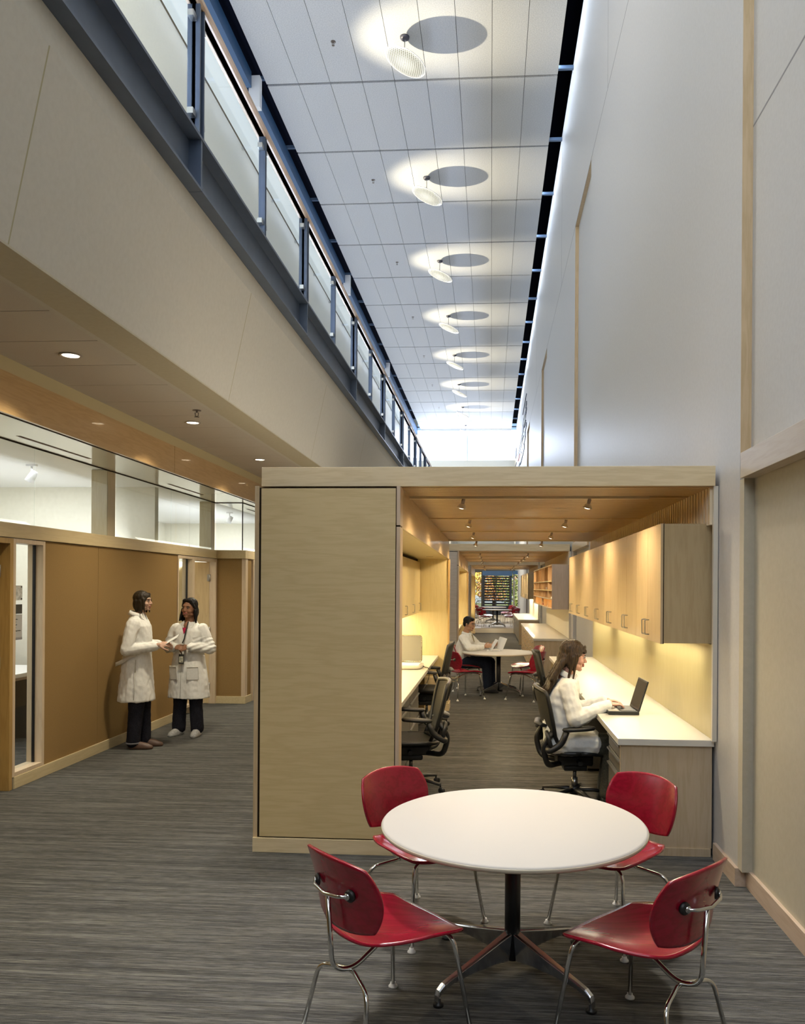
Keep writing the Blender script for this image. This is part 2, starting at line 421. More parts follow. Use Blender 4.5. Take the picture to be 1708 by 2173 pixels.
# atrium ceiling: nine rows of perforated panels, each course of panels a little proud at its far edge
cl = MB(); jt = MB()
XL0, XR0 = -4.17, 1.14; nx = 9; dx = (XR0 - XL0) / nx; dy = 2.275
y0 = 14.29 - dy * 7
k = 0
while y0 < 47.5:
    for i in range(nx):
        xa, xb = XL0 + i*dx + 0.004, XL0 + (i+1)*dx - 0.004
        cl.add([(xa, y0 + 0.03, ZC), (xb, y0 + 0.03, ZC), (xb, y0 + dy - 0.03, ZC), (xa, y0 + dy - 0.03, ZC),
                (xa, y0 + 0.03, ZC + 0.05), (xb, y0 + 0.03, ZC + 0.05), (xb, y0 + dy - 0.03, ZC + 0.05), (xa, y0 + dy - 0.03, ZC + 0.05)],
               [(0,3,2,1),(4,5,6,7),(0,1,5,4),(1,2,6,5),(2,3,7,6),(3,0,4,7)])
    jt.box(XL0, XR0, y0 - 0.03, y0 + 0.03, ZC + 0.035, ZC + 0.045)
    y0 += dy
yE = y0
struct('ceiling', cl, PERF)
struct('trim_7', jt.box(XL0, XR0, -1.6, yE, ZC + 0.052, ZC + 0.06), mat('joint_dark', (0.10, 0.10, 0.13), 0.9))
vd = MB(); vd.box(-6.2, 3.2, -4, 48, 11.6, 11.7); vd.box(-6.3, -6.2, -4, 48, 10.9, 11.7); vd.box(XR + 0.3, XR + 0.34, -4, 48, 11.0, 11.7)
struct('ceiling.001', vd, VOID)
hb = MB(); yy = 14.29 - dy * 7
while yy < 47.5:
    hb.box(XR0, XR, yy - 0.03, yy + 0.03, ZC + 0.10, ZC + 0.16); hb.box(XL0 - 0.25, XL0, yy - 0.03, yy + 0.03, ZC + 0.10, ZC + 0.16); yy += dy
struct('trim_8', hb, mat('void_bar', (0.10, 0.16, 0.26), 0.5))
# steel edge beam at the ceiling on the left, with pale end plates
be = MB()
for a, b in [(-4, 13.9), (14.1, 23.0), (23.2, 32.1), (32.3, 46)]: be.box(-4.62, -4.34, a, b, 10.62, 10.9)
struct('trim_9', be, BLUE)
ep = MB()
for y in (14.0, 23.1, 32.2): ep.box(-4.40, -4.20, y - 0.07, y + 0.07, 10.3, 10.86)
struct('trim_10', ep, mat('end_plate_white', (0.75, 0.77, 0.8), 0.5))

# left side, upper floor: sloping bulkhead, steel channel edge, back wall of the gallery
def bulkhead():
    m = MB(); prof = [(-2.21, 3.245), (-2.02, 4.15), (-2.02, 4.31), (-2.5, 4.31), (-2.5, 3.245)]
    m.prism(prof, -4, 46.5, 'y'); return m
struct('wall_left', bulkhead(), CREAM)
sj = MB()
for i in range(12):
    y = 3.47 + 3.0333 * i
    sj.prism([(-2.2115, 3.245), (-2.021, 4.15), (-2.0195, 4.15), (-2.210, 3.245)], y - 0.005, y + 0.005, 'y')
struct('trim_11', sj, mat('joint_cream', (0.42, 0.38, 0.24), 0.8))
struct('floor.002', MB().box(-4.3, -2.05, -4, 46.5, 4.3, 4.66), CREAM)
wl2 = MB(); wl2.box(-4.40, -4.3, -4, 46.5, 4.6, 9.24); wl2.box(-4.72, -4.6, -4, 46.5, 9.24, 9.26)
struct('wall_left.001', wl2, CREAM2)
struct('window_12', MB().box(-4.62, -4.6, -4, 46.5, 9.26, 10.62), CLERE)
struct('trim_12', MB().box(-4.52, -4.29, -4, 46.5, 9.22, 9.25).box(-4.301, -4.298, -4, 46.5, 6.9, 6.91), mat('seam_brown', (0.16, 0.12, 0.07), 0.8))

# channel beam in bay lengths with stiffener posts
PY = [5.13 + 3.0333 * i for i in range(-2, 14)]
for i, y in enumerate(PY[:-1]):
    t = thing('steel_channel_beam', '', 'beam', (0, y, 0), group='steel channel beams along the gallery edge')
    t['label'] = 'length of blue-grey steel channel under the balustrade, %s' % ('bay %s from the camera' % ['behind', 'level', 'first', 'second', 'third', 'fourth', 'fifth', 'sixth', 'seventh', 'eighth', 'ninth', 'tenth', 'eleventh', 'twelfth', 'thirteenth', 'last'][i])
    L = 3.0333; m = MB()
    m.box(-2.04, -1.93, 0.002, L - 0.002, 4.312, 4.33)      # lower flange
    m.box(-2.04, -2.02, 0.002, L - 0.002, 4.33, 4.65); m.box(-2.04, -1.93, 0.002, L - 0.002, 4.652, 4.672)
    m.build('channel', STEEL, t)
    MB().box(-2.02, -1.935, -0.012, 0.012, 4.33, 4.652).build('stiffener', STEEL, t)

# balustrade of the gallery: posts, glass panes, clips and timber handrail
ns = len(PY)
t = thing('glass_balustrade', 'long glass balustrade with blue-grey posts and timber handrail along the gallery', 'railing', (0, 0, 0))
ZB, ZT = 4.672, 5.53
for i, y in enumerate(PY):
    MB().box(-2.02, -1.935, y - 0.045, y - 0.03, ZB, ZT).box(-2.02, -1.935, y + 0.03, y + 0.045, ZB, ZT).box(-1.99, -1.965, y - 0.045, y + 0.045, ZB, ZT).build('post', STEEL, t)
    if i < ns - 1:
        ym = y + 1.5167
        MB().box(-2.00, -1.945, ym - 0.022, ym - 0.012, ZB, ZT).box(-2.00, -1.945, ym + 0.012, ym + 0.022, ZB, ZT).box(-1.99, -1.965, ym - 0.02, ym + 0.02, ZB, ZT).build('slim_post', STEEL, t)
        for a, b in ((y + 0.07, ym - 0.04), (ym + 0.04, y + 3.0333 - 0.07)):
            g = MB().box(-1.985, -1.975, a, b, ZB + 0.04, ZT - 0.02).build('glass_pane', GLASS, t)
            if y < 20:
                for yy in (a + 0.01, b - 0.01):
                    for zz in (ZB + 0.12, ZT - 0.1): MB().box(-1.995, -1.955, yy - 0.03, yy + 0.03, zz - 0.02, zz + 0.02).build('glass_clip', SILVER, g)
MB().box(-2.0, -1.955, -3, 44.6, ZT, ZT + 0.03).build('top_rail', STEELD, t)
MB().prism([(-2.03, 5.565), (-2.02, 5.59), (-1.94, 5.59), (-1.925, 5.575), (-1.925, 5.545), (-1.94, 5.53), (-2.02, 5.53), (-2.03, 5.545)], -3, 44.6, 'y').build('handrail', wood('handrail_maple', (0.62, 0.46, 0.34), (0.55, 0.40, 0.28), 'y'), t)

# corridor ceiling (lower, left): soffit strip, tiles, cream edge, timber fascia, outer soffit
struct('ceiling.002', MB().box(-2.45, -2.209, -4, 33, 3.238, 3.30), SOFFIT)
tl = MB(); y = 4.365 - 0.5535 * 14
while y < 33:
    tl.box(-3.35, -2.455, y + 0.004, y + 0.5535 - 0.004, 3.265, 3.30); y += 0.5535
struct('ceiling.003', tl, TILE)
struct('trim_13', MB().box(-3.35, -2.45, -4, 33, 3.277, 3.305).box(-2.455, -2.45, -4, 33, 3.245, 3.30), mat('tile_joint', (0.10, 0.075, 0.05), 0.9))
struct('trim_14', MB().box(-3.40, -3.35, -4, 33, 3.165, 3.275), mat('edge_cream', (0.55, 0.47, 0.27), 0.6))
fc = MB()
ys = [-4, 3.75, 8.148, 12.55, 16.95, 21.4, 25.8, 30.2, 33]
for a, b in zip(ys[:-1], ys[1:]): fc.box(-3.38, -3.345, a + 0.004, b - 0.004, 2.878, 3.165)
struct('trim_15', fc, wood('fascia_maple', (0.56, 0.37, 0.17), (0.50, 0.32, 0.14), 'y', rough=0.3, coat=0.3))
struct('trim_16', MB().box(-3.40, -3.375, -4, 33, 2.876, 3.17), DARK)
struct('ceiling.004', MB().box(-3.95, -3.38, -4, 33, 2.88, 2.92), mat('gloss_soffit', (0.56, 0.52, 0.42), 0.16, coat=0.4))
struct('ceiling.005', MB().box(-9, -3.952, -4, 33, 2.885, 2.92), OFFW)

# corridor wall: header, brown panels, glazed clerestory
XB = -3.94
struct('trim_17', MB().box(XB - 0.1, XB + 0.02, -4, 11.1, 2.08, 2.20).box(-4.36, XB - 0.1, -4, 11.1, 2.16, 2.19).box(-4.0, -3.50, 11.08, 11.2, 2.08, 2.20).box(-3.62, -3.50, 11.2, 33, 2.08, 2.20), wood('header_maple', (0.60, 0.48, 0.27), (0.56, 0.44, 0.24), 'y'), 0.003)  # header, plus an added unseen board behind it that blocks the office fill
bw = MB(); bw.box(XB - 0.13, XB, 6.735, 7.696, 0.0, 2.075); bw.box(XB - 0.13, XB, 7.70, 9.70, 0.0, 2.075)
bw.box(XB - 0.13, XB, -4, 5.0, 0.0, 2.075)
bw.box(-4.07, -3.565, 11.12, 11.22, 0.0, 2.08); bw.box(-3.60, -3.515, 11.2, 11.40, 0.0, 2.08); bw.box(-3.60, -3.515, 12.6, 33, 0.0, 2.08)
struct('wall_left.002', bw, BROWN)
struct('trim_18', MB().box(XB - 0.12, XB - 0.003, 7.69, 7.705, 0.1, 2.07), DARK)
PALE = wood('pale_trim', (0.62, 0.50, 0.35), (0.57, 0.44, 0.30), 'z')
struct('trim_19', MB().box(-3.565, -3.508, 11.115, 11.215, 0.10, 2.08), PALE)
bs = MB(); bs.box(XB, XB + 0.018, 6.29, 9.72, 0, 0.10); bs.box(-3.94, -3.497, 11.10, 11.12, 0, 0.105); bs.box(-3.515, -3.497, 11.12, 11.40, 0, 0.105); bs.box(-3.515, -3.497, 12.65, 33, 0, 0.105)
struct('baseboard_left', bs, wood('baseboard_pale', (0.60, 0.50, 0.30), (0.55, 0.45, 0.26), 'y'), 0.003)

# clerestory glass over the header: panes between column casings
def pane(name, x, y0, y1, z0, z1, m=GLASS): return tag(MB().box(x - 0.005, x + 0.005, y0, y1, z0, z1).build(name, m), kind='structure')
for i, (a, b) in enumerate([(2.0, 6.59), (6.60, 7.9), (8.09, 9.52), (9.53, 10.92)]):
    pane('window_%d' % (i + 1), -3.95, a, b, 2.20, 2.885)
tag(MB().box(-3.94, -3.555, 11.10, 11.11, 2.20, 2.885).build('window_5', GLASS), kind='structure')
pane('window_6', -3.555, 11.12, 33, 2.20, 2.885)
struct('trim_20', MB().box(-3.96, -3.945, 2, 11.1, 2.872, 2.884).box(-3.96, -3.55, 11.09, 11.11, 2.872, 2.884).box(-3.56, -3.545, 11.1, 33, 2.872, 2.884).box(-3.562, -3.55, 11.1, 11.112, 2.2, 2.88), DARK)
struct('trim_21', MB().box(-4.12, -3.955, 7.9, 8.08, 2.2, 2.88).box(-4.12, -3.955, 10.93, 11.08, 2.2, 2.88), wood('column_case', (0.50, 0.42, 0.27), (0.46, 0.38, 0.23), 'z'))

# frames of the glazed openings in the corridor wall
def frame(y0, y1, zt, x=XB, w=0.035, depth=0.13, bottom=0.10):
    m = MB()
    m.box(x - depth, x + 0.012, y0, y0 + w, bottom, zt); m.box(x - depth, x + 0.012, y1 - w, y1, bottom, zt); m.box(x - depth, x + 0.012, y0 + w, y1 - w, zt - w, zt)
    return m
def sidelite(n, y0, y1, zt, label):
    t = tag(MB().box(0, 0, 0, 0, 0, 0).build('window_%d' % n, None), kind='structure')
    bpy.data.objects.remove(t)
    r = bpy.data.objects.new('window_%d' % n, None); COL.objects.link(r); r.location = (0, 0, 0); r['kind'] = 'structure'
    frame(y0, y1, zt).box(XB - 0.13, XB + 0.012, y0 + 0.035, y1 - 0.035, 0.10, 0.135).build('window_frame', PALE, r, 0.002)
    MB().box(XB - 0.072, XB - 0.062, y0 + 0.035, y1 - 0.035, 0.135, zt - 0.035).build('pane', GLASS, r)
    MB().box(XB - 0.078, XB - 0.055, y1 - 0.047, y1 - 0.035, 0.135, zt - 0.035).build('gasket', BLACKM, r)
    return r
sidelite(7, 6.27, 6.735, 2.074, '')
sidelite(8, 9.70, 10.22, 2.074, '')
# near office door (timber leaf, closed, in its frame)
def door(n, y0, y1, zt, leaf_mat, open_deg=0, x=XB):
    r = bpy.data.objects.new('door_%d' % n, None); COL.objects.link(r); r['kind'] = 'structure'
    frame(y0, y1, zt, x=x, w=0.045, bottom=0.0).build('door_frame', DOORWOOD if n == 1 else PALE, r, 0.002)  # near frame gets the darker wood to imitate its shaded reveal
    lf = MB().box(-0.045, 0.0, -(y1 - y0 - 0.1), 0, 0.01, zt - 0.05).build('door_leaf', leaf_mat, r, 0.002)
    lf.location = (x - 0.085, y1 - 0.05, 0); lf.rotation_euler = (0, 0, radians(-open_deg))
    h = MB()
    for z in (0.25, 1.05, zt - 0.27): h.tube([(0.008, 0.004, z - 0.05), (0.008, 0.004, z + 0.05)], 0.009).box(0.0, 0.003, -0.03, 0.03, z - 0.05, z + 0.05)
    h.build('hinge', SILVER, lf)
    return r
door(1, 5.27, 6.27, 2.074, DOORWOOD)
door(2, 10.22, 11.12, 2.074, wood('office_door', (0.66, 0.52, 0.30), (0.60, 0.46, 0.26), 'z'), 62)
door(3, 11.42, 12.45, 2.074, GREYD, 0, x=-3.5)

# offices behind the corridor wall
of = MB(); of.box(-6.4, -6.3, -4, 33, 0, 2.9); of.box(-8.9, -4.08, -4.1, -4, 0, 2.9); of.box(-8.9, -4.08, 9.35, 9.45, 0, 2.9)
of.box(-8.9, -3.62, 33, 33.1, 0, 3.3); of.box(-8.9, -4.08, 14.9, 15.0, 0, 2.9); of.box(-9.0, -8.9, -4, 33, 2.9, 3.3)
struct('wall_left.003', of, noisy('office_paint', (0.74, 0.71, 0.60), (0.78, 0.75, 0.64), (20, 20, 20), 0.7))

# far end: upper daylight windows, cream wall, lower glazing and frame
fw = MB(); fw.box(-4.4, 1.5, 46.6, 46.8, 2.75, 9.15); fw.box(-9, -4.4, 46.6, 46.8, -0.1, 11.6); fw.box(-4.4, -4.35, 33, 46.6, 0, 4.6)
fw.box(3.3, 6, 46.6, 46.8, -0.1, 11.6); fw.box(1.5, 3.3, 46.6, 46.8, 2.4, 11.6)
fw.box(-9, -3.6, 33.0, 33.2, 0, 4.4)
struct('wall_far', fw, CREAM2)
struct('window_9', MB().box(-4.4, 1.5, 46.62, 46.66, 9.15, 10.95), WIN)
struct('trim_22', MB().box(-1.46, -1.42, 46.56, 46.61, 9.15, 10.6), mat('mullion_blue', (0.5, 0.6, 0.75), 0.5))
struct('wall_back', MB().box(-9, 6, -4.2, -4.0, -0.1, 11.6), CREAM)
struct('wall_right.001', MB().box(1.9, 5.5, 62.0, 62.2, -0.75, 3.2), CREAM2)
fr = MB()
fr.box(-4.3, 1.5, 46.5, 46.62, 2.55, 2.78)
for x in (-2.2, -0.98, -0.52, 1.35): fr.box(x - 0.045, x + 0.045, 46.5, 46.6, 0.15, 2.6)
struct('window_10', fr, mat('bronze_frame', (0.20, 0.17, 0.12), 0.5))
struct('window_11', MB().box(-4.3, 1.5, 46.55, 46.56, 0.15, 2.6), GLASS)
# ------------------------------------------------------------------ THE MAPLE PODS
ORD = ['nearest', 'middle', 'farthest']
def handle_mb(x, y, z, dx=-0.028, L=0.10):
    """bow pull on a face at x, standing dx off it"""
    return MB().tube(arc_path([(x, y, z - L/2), (x + dx, y, z - L/2), (x + dx, y, z + L/2), (x, y, z + L/2)], 0.008, 3), 0.0042, 8)
def pod(i, y0, y1):
    o = ORD[i]
    P = thing('maple_pod', 'maple-clad study pod with slatted ceiling, the %s of the three along the hall' % o, 'enclosure', (0, 0, 0))
    ye = y1 - 0.12
    MB().box(-1.487, 1.396, y0 - 0.02, y0 + 0.02, 2.34, 2.465).build('fascia', MAPLE, P, 0.002)
    MB().box(-1.487, 1.396, y1 - 0.04, y1, 2.34, 2.465).build('fascia', MAPLE, P)
    MB().box(-1.487, -1.45, y0 + 0.02, y1 - 0.04, 2.10, 2.465).build('side_fascia', MAPLE_Y, P)
    MB().box(-1.45, 1.396, y0 + 0.02, y1 - 0.04, 2.41, 2.45).build('roof_board', MAPLE_Y, P)
    s = MB(); y = y0 + 0.05; bt = [y0 + 0.56 + 1.72*k for k in range(4) if y0 + 0.56 + 1.72*k < y1 - 0.1]
    while y < y1 - 0.06:
        if not any(abs(y - b) < 0.045 for b in bt): s.box(-0.60, 1.396, y - 0.019, y + 0.019, 2.335, 2.362)
        y += 0.052
    s.build('ceiling_slats', SLAT, P)
    r = MB()
    for k in range(5): r.box(-0.36 + 0.41*k, -0.33 + 0.41*k, y0 + 0.02, y1 - 0.04, 2.365, 2.40)
    r.build('hanger_rails', DARK, P)
    for b in bt: MB().box(-0.60, 1.10, b - 0.026, b + 0.026, 2.322, 2.362).build('lamp_batten', MAPLE, P)
    w = MB(); y = y0 + 0.02
    while y < y1 - 0.05:
        w.box(1.372, 1.396, y, y + 0.035, 2.10, 2.337); y += 0.072
    w.box(1.396, 1.402, y0 + 0.02, y1 - 0.05, 2.10, 2.337)
    w.build('wall_slats', SLATV, P)
    MB().box(1.388, 1.416, y0 - 0.012, y0 + 0.016, 0.74, 2.34).build('corner_post', mat('painted_post', (0.62, 0.58, 0.48), 0.5), P)
    # left-hand storage wall
    yp = y0 - 0.10
    MB().box(-1.464, -0.602, yp, yp + 0.02, 0.10, 2.318).build('end_panel', PANEL if i == 0 else wood('end_panel_daylit_%d' % i, (0.56, 0.50, 0.42), (0.50, 0.44, 0.36), 'x'), P, 0.001)  # farther pods use a paler copy with daylight put into the colour
    MB().box(-1.50, -0.575, yp + 0.012, yp + 0.04, 0.09, 2.10).box(-1.482, -0.60, yp + 0.02, yp + 0.06, 2.10, 2.325).build('panel_backing', DARK, P)
    MB().box(-1.506, -0.575, yp - 0.006, yp + 0.03, 0, 0.092).build('base', MAPLE, P, 0.002)
    MB().box(-1.508, -1.480, yp + 0.01, y1, 0.0, 2.335).build('outer_side', MAPLE_Z, P)
    MB().box(-0.597, -0.573, yp + 0.002, y0 + 0.05, 0.09, 2.075).box(-0.597, -0.573, yp + 0.002, y0 + 0.05, 2.085, 2.333).build('jamb', wood('jamb_%d' % i, (0.60, 0.46, 0.32), (0.54, 0.40, 0.26), 'z'), P, 0.001)
    MB().box(-0.600, -0.580, y0 + 0.05, ye, 2.08, 2.335).build('bulkhead', MAPLE_Y, P)
    nh = MB().box(-1.48, -0.600, y0 + 0.05, ye, 2.08, 2.10).build('niche_soffit', NICHE, P)
    MB().box(-0.83, -0.74, ye - 0.9, ye - 0.885, 2.0785, 2.08).build('vent_slot', DARK, nh)
    MB().box(-1.48, -1.465, y0 + 0.0, ye, 0.0, 2.08).build('niche_back', NICHE, P)
    MB().box(-1.465, -0.595, ye, y1 - 0.04, 0.0, 2.08).build('niche_end', NICHE, P)
    MB().box(-0.595, -0.573, ye - 0.01, y1, 0.0, 2.078).build('end_jamb', wood('end_jamb_%d' % i, (0.50, 0.33, 0.13), (0.46, 0.29, 0.11), 'z'), P)
    MB().box(-0.90, -0.560, ye - 0.22, y1 + 0.01, 0, 0.10).box(-0.90, -0.575, ye - 0.20, ye, 0.10, 0.45).build('plinth', MAPLE, P, 0.002)
    # left upper cabinets
    ln = 'under the niche soffit of the %s pod' % o
    U = thing('wall_cabinet', 'run of pale maple wall cabinets %s' % ln, 'cabinet', (0, 0, 0))
    MB().box(-1.463, -1.004, y0 + 0.06, ye - 0.02, 1.345, 2.035).build('carcass', NICHE, U)
    MB().box(-1.463, -1.02, y0 + 0.06, ye - 0.02, 2.035, 2.078).build('top_shadow_strip', DARK, U)  # dark strip painted in as the shadow above the cabinets
    y = ye - 0.02
    while y > y0 + 0.3:
        d = MB().box(-1.004, -0.985, max(y - 0.857, y0 + 0.06), y - 0.003, 1.34, 2.035).build('door', NICHE, U, 0.001)
        handle_mb(-0.985, y - 0.17, 1.42, 0.028).build('handle', SILVER, d)
        y -= 0.86
    # left worktop
    tag(MB().box(-1.463, -0.725, y0 + 0.07, ye - 0.01, 0.70, 0.74).build('worktop', LAM, None, 0.003), 'long cream worktop in the left-hand niche of the %s pod' % o, 'worktop')
    # right-hand worktop
    zt = 0.78 if i == 1 else 0.74; xf = 0.765 if i == 1 else 0.812
    tag(MB().box(xf, 1.413, y0 + 0.03, y1 - 0.06, zt - 0.042, zt).build('worktop', LAM, None, 0.003), 'long cream worktop along the right-hand wall of the %s pod' % o, 'worktop')
    MB().box(1.404, 1.416, y0 + 0.06, y1 - 0.14, zt + 0.001, 1.34).build('back_panel', wood('back_panel_maple', (0.46, 0.39, 0.19), (0.43, 0.36, 0.165), 'z') if i == 0 else CREAM2, P)
    E_ = thing('worktop_support', 'maple end panel and toe base holding up the right-hand worktop of the %s pod' % o, 'desk panel', (0, 0, 0))
    EP = wood('desk_end_%d' % i, (0.50, 0.40, 0.27), (0.45, 0.35, 0.22), 'z')
    MB().box(xf + 0.02, 1.405, y0 + 0.05, y0 + 0.075, 0.05, zt - 0.042).build('end_panel', EP, E_, 0.001)
    MB().box(xf + 0.02, 1.398, y0 + 0.04, y0 + 0.06, 0, 0.05).build('base', EP, E_)
    MB().box(xf + 0.02, 1.405, y1 - 0.10, y1 - 0.075, 0.0, zt - 0.042).build('end_panel', EP, E_)
    # right upper cabinets
    ya, yb = y0 + 0.10, y1 + 0.0
    if i == 1:
        C = thing('mail_cubby', 'open maple mail cubby with many pigeonholes on the right wall beyond the round tables', 'shelf', (0, 0, 0))
        m = MB(); m.box(1.09, 1.41, ya, ya + 0.02, 1.30, 2.11)
        m.build('end_panel', wood('cubby_end', (0.60, 0.47, 0.35), (0.55, 0.42, 0.30), 'z'), C)
        MB().box(1.39, 1.41, ya, yb, 1.30, 2.11).build('back', CUBBY, C)
        L = (yb - ya - 0.02)
        for z, nd in ((1.30, 0), (1.47, 0), (1.63, 0), (1.80, 0), (2.09, 0)):
            MB().box(1.085, 1.39, ya + 0.02, yb, z, z + 0.02).build('shelf', MAPLE_Y, C)
        for k in range(1, 7): MB().box(1.09, 1.39, ya + L*k/6, ya + L*k/6 + 0.02, 1.32, 2.09).build('divider', CUBBY, C)
        for k in range(18):
            if k % 3: MB().box(1.12, 1.39, ya + 0.02 + L*k/18, ya + 0.035 + L*k/18, 1.32, 1.80).build('slim_divider', CUBBY, C)
        rr = random.Random(4)
        for k, (fy, zz, hh, lb) in enumerate([(0.06, 1.491, 0.03, 'white paper pile in the second row of the mail cubby, nearest the camera'), (0.32, 1.651, 0.05, 'white paper pile in the third row of the mail cubby'),
                (0.47, 1.321, 0.03, 'red folder lying in the lowest row of the mail cubby'), (0.70, 1.491, 0.04, 'white paper pile in the second row of the mail cubby, far end'), (0.22, 1.321, 0.02, 'thin white paper pile in the lowest row of the mail cubby')]):
            yy = ya + 0.05 + L * fy
            tag(MB().box(1.12, 1.36, yy, yy + 0.15, zz, zz + hh).build('paper_pile', RED if k == 2 else PAPER), lb, 'papers', 'papers in the mail cubby')
    else:
        C = thing('wall_cabinet', 'long run of maple wall cabinets above the right-hand worktop of the %s pod' % o, 'cabinet', (0, 0, 0))
        MB().box(1.107, 1.41, ya, yb, 1.345, 2.112).build('carcass', wood('carcass_%d' % i, (0.46, 0.35, 0.19), (0.42, 0.31, 0.16), 'z'), C)
        n = 14; w_ = (yb - ya) / n; drm = wood('cabinet_door_%d' % i, (0.57, 0.43, 0.245), (0.51, 0.375, 0.20), 'z', rough=0.3, coat=0.25)
        for k in range(n):
            d = MB().box(1.088, 1.105, ya + w_*k + 0.002, ya + w_*(k+1) - 0.002, 1.34, 2.114).build('door', drm, C, 0.001)
            if k == 0: MB().box(1.104, 1.109, ya - 0.001, ya + 0.002, 1.34, 2.114).build('edge_gap', DARK, C)
            if i == 0 or k % 2 == 0:
                hy = ya + w_*(k+1) - 0.055 if k % 2 == 0 else ya + w_*k + 0.055
                handle_mb(1.088, hy, 1.43).build('handle', SILVER, d)
    # under-worktop storage on the right
    if i == 0:
        for j, (a, b, nd) in enumerate([(y0 + 0.08, y0 + 0.62, 4), (y0 + 2.3, y0 + 2.9, 3), (y0 + 4.6, y0 + 5.2, 3)]):
            D = thing('drawer_pedestal', ['dark grey drawer pedestal under the near end of the right worktop', 'dark drawer pedestal under the right worktop behind the seated woman in a lab coat', 'dark drawer pedestal at the far end of the right worktop'][j], 'drawers', (0, 0, 0))
            MB().box(0.86, 1.39, a, b, 0.03, 0.695).build('carcass', mat('pedestal_grey_%d' % j, (0.05, 0.048, 0.042), 0.5), D)
            hs = [0.10, 0.10, 0.22, 0.22] if nd == 4 else [0.14, 0.25, 0.25]; z = 0.69
            for h in hs:
                dr = MB().box(0.842, 0.86, a + 0.003, b - 0.003, z - h + 0.004, z - 0.004).build('drawer', GREYST, D, 0.001)
                MB().box(0.826, 0.842, a + 0.02, b - 0.02, z - 0.022, z - 0.012).build('pull', SILVER, dr); z -= h
    if i == 1:
        D = thing('flat_file_cabinet', 'maple drawer bank with many small pulls under the right worktop beyond the round table', 'drawers', (0, 0, 0))
        MB().box(0.80, 1.39, y0 + 0.08, y1 - 0.11, 0.05, 0.735).build('carcass', MAPLE_Z, D)
        for k in range(8):
            for q in range(5):
                a = y0 + 0.09 + k*0.72; z = 0.07 + q*0.133
                dr = MB().box(0.782, 0.80, a, a + 0.71, z, z + 0.128).build('drawer', MAPLE_Y, D)
                MB().tube(arc_path([(0.782, a + 0.30, z + 0.08), (0.758, a + 0.30, z + 0.08), (0.758, a + 0.40, z + 0.08), (0.782, a + 0.40, z + 0.08)], 0.008, 2), 0.005, 6).build('pull', SILVER, dr)
    if i == 2:
        D = thing('base_cabinet', 'low base cabinets with long rails under the right worktop of the farthest pod', 'cabinet', (0, 0, 0))
        MB().box(0.86, 1.39, y0 + 0.08, y1 - 0.11, 0.05, 0.69).build('carcass', MAPLE_Z, D)
        for k in range(6):
            a = y0 + 0.1 + k*0.93
            dr = MB().box(0.84, 0.86, a, a + 0.91, 0.08, 0.68).build('door', GREYST, D); handle_mb(0.84, a + 0.8, 0.55).build('handle', SILVER, dr)
    return P
for i, (a, b) in enumerate(MODS): pod(i, a, b)

# grey steel file cabinet below the left worktop
D = thing('file_cabinet', 'grey steel lateral file cabinet under the left-hand worktop', 'drawers', (0, 0, 0))
MB().box(-1.40, -0.80, 6.75, 8.6, 0.04, 0.69).build('carcass', mat('file_carcass', (0.06, 0.055, 0.045), 0.5), D)
for k, (a, b) in enumerate([(6.76, 7.66), (7.68, 8.59)]):
    for z0, z1 in ((0.05, 0.30), (0.305, 0.55), (0.555, 0.685)):
        dr = MB().box(-0.80, -0.782, a, b, z0, z1).build('drawer', GREYST, D, 0.001)
        MB().box(-0.782, -0.768, a + 0.02, b - 0.02, z1 - 0.02, z1 - 0.008).build('pull', SILVER, dr)

# ------------------------------------------------------------------ lamps
BULB = mat('bulb_glow', (1, 0.9, 0.75), 0.4, emis=(1.0, 0.82, 0.58), estr=14)
SHADE = mat('lamp_shade_metal', (0.75, 0.70, 0.66), 0.3, 0.6)
STEM = mat('lamp_stem', (0.35, 0.28, 0.24), 0.5)
def spot_lamp(name_t=None):
    t = thing('spotlight', '', 'lamp', (0, 0, 0), group='small ceiling spotlights')
    MB().tube([(0, 0, 0), (0, 0, -0.035)], 0.013, 12).build('stem', STEM, t)
    sh = MB().lathe([(0.012, -0.033), (0.018, -0.038), (0.024, -0.046), (0.028, -0.058), (0.034, -0.062), (0.034, -0.066), (0.029, -0.067), (0.026, -0.058), (0.015, -0.046), (0.006, -0.042)], 20).build('shade', SHADE, t)
    MB().lathe([(0.001, -0.060), (0.026, -0.060), (0.026, -0.066), (0.012, -0.070), (0.001, -0.071)], 16).build('bulb', BULB, sh)
    return t
sl0 = spot_lamp(); first = True
rows = ['first', 'second', 'third', 'fourth']
for i, (a, b) in enumerate(MODS):
    for k in range(4):
        y = a + 0.56 + 1.72*k
        if y > b - 0.1: continue
        for s_, x in (('left', -0.197), ('right', 0.69)):
            o = sl0 if first else copy_tree(sl0); first = False
            o.location = (x, y, 2.322)
            o['label'] = '%s-hand ceiling spotlight on the %s batten of the %s pod' % (s_, rows[k], ORD[i])
            if s_ == 'left': o.rotation_euler = (radians(10), radians(14), 0)
            spot('pod_spot', (x, y, 2.235), (x + (-0.15 if s_ == 'left' else 0.12), y, 0.0), 38, WARM, 172, 0.6, 0.03)
# strip lights below the wall cabinets and in the niches
for i, (a, b) in enumerate(MODS):
    n = 3 if i == 0 else 2
    for k in range(n):
        y = a + (b - a) * (k + 0.5) / n
        area('cabinet_strip_light', (1.27, y, 1.333), 0.10, 8 if i == 0 else 14, (1.0, 0.90, 0.66), (0, 6, 0), (b - a) / n * 0.75)
        area('niche_strip_light', (-1.30, y, 1.335), 0.10, 19, (1.0, 0.86, 0.56), (0, -8, 0), (b - a) / n * 0.8)

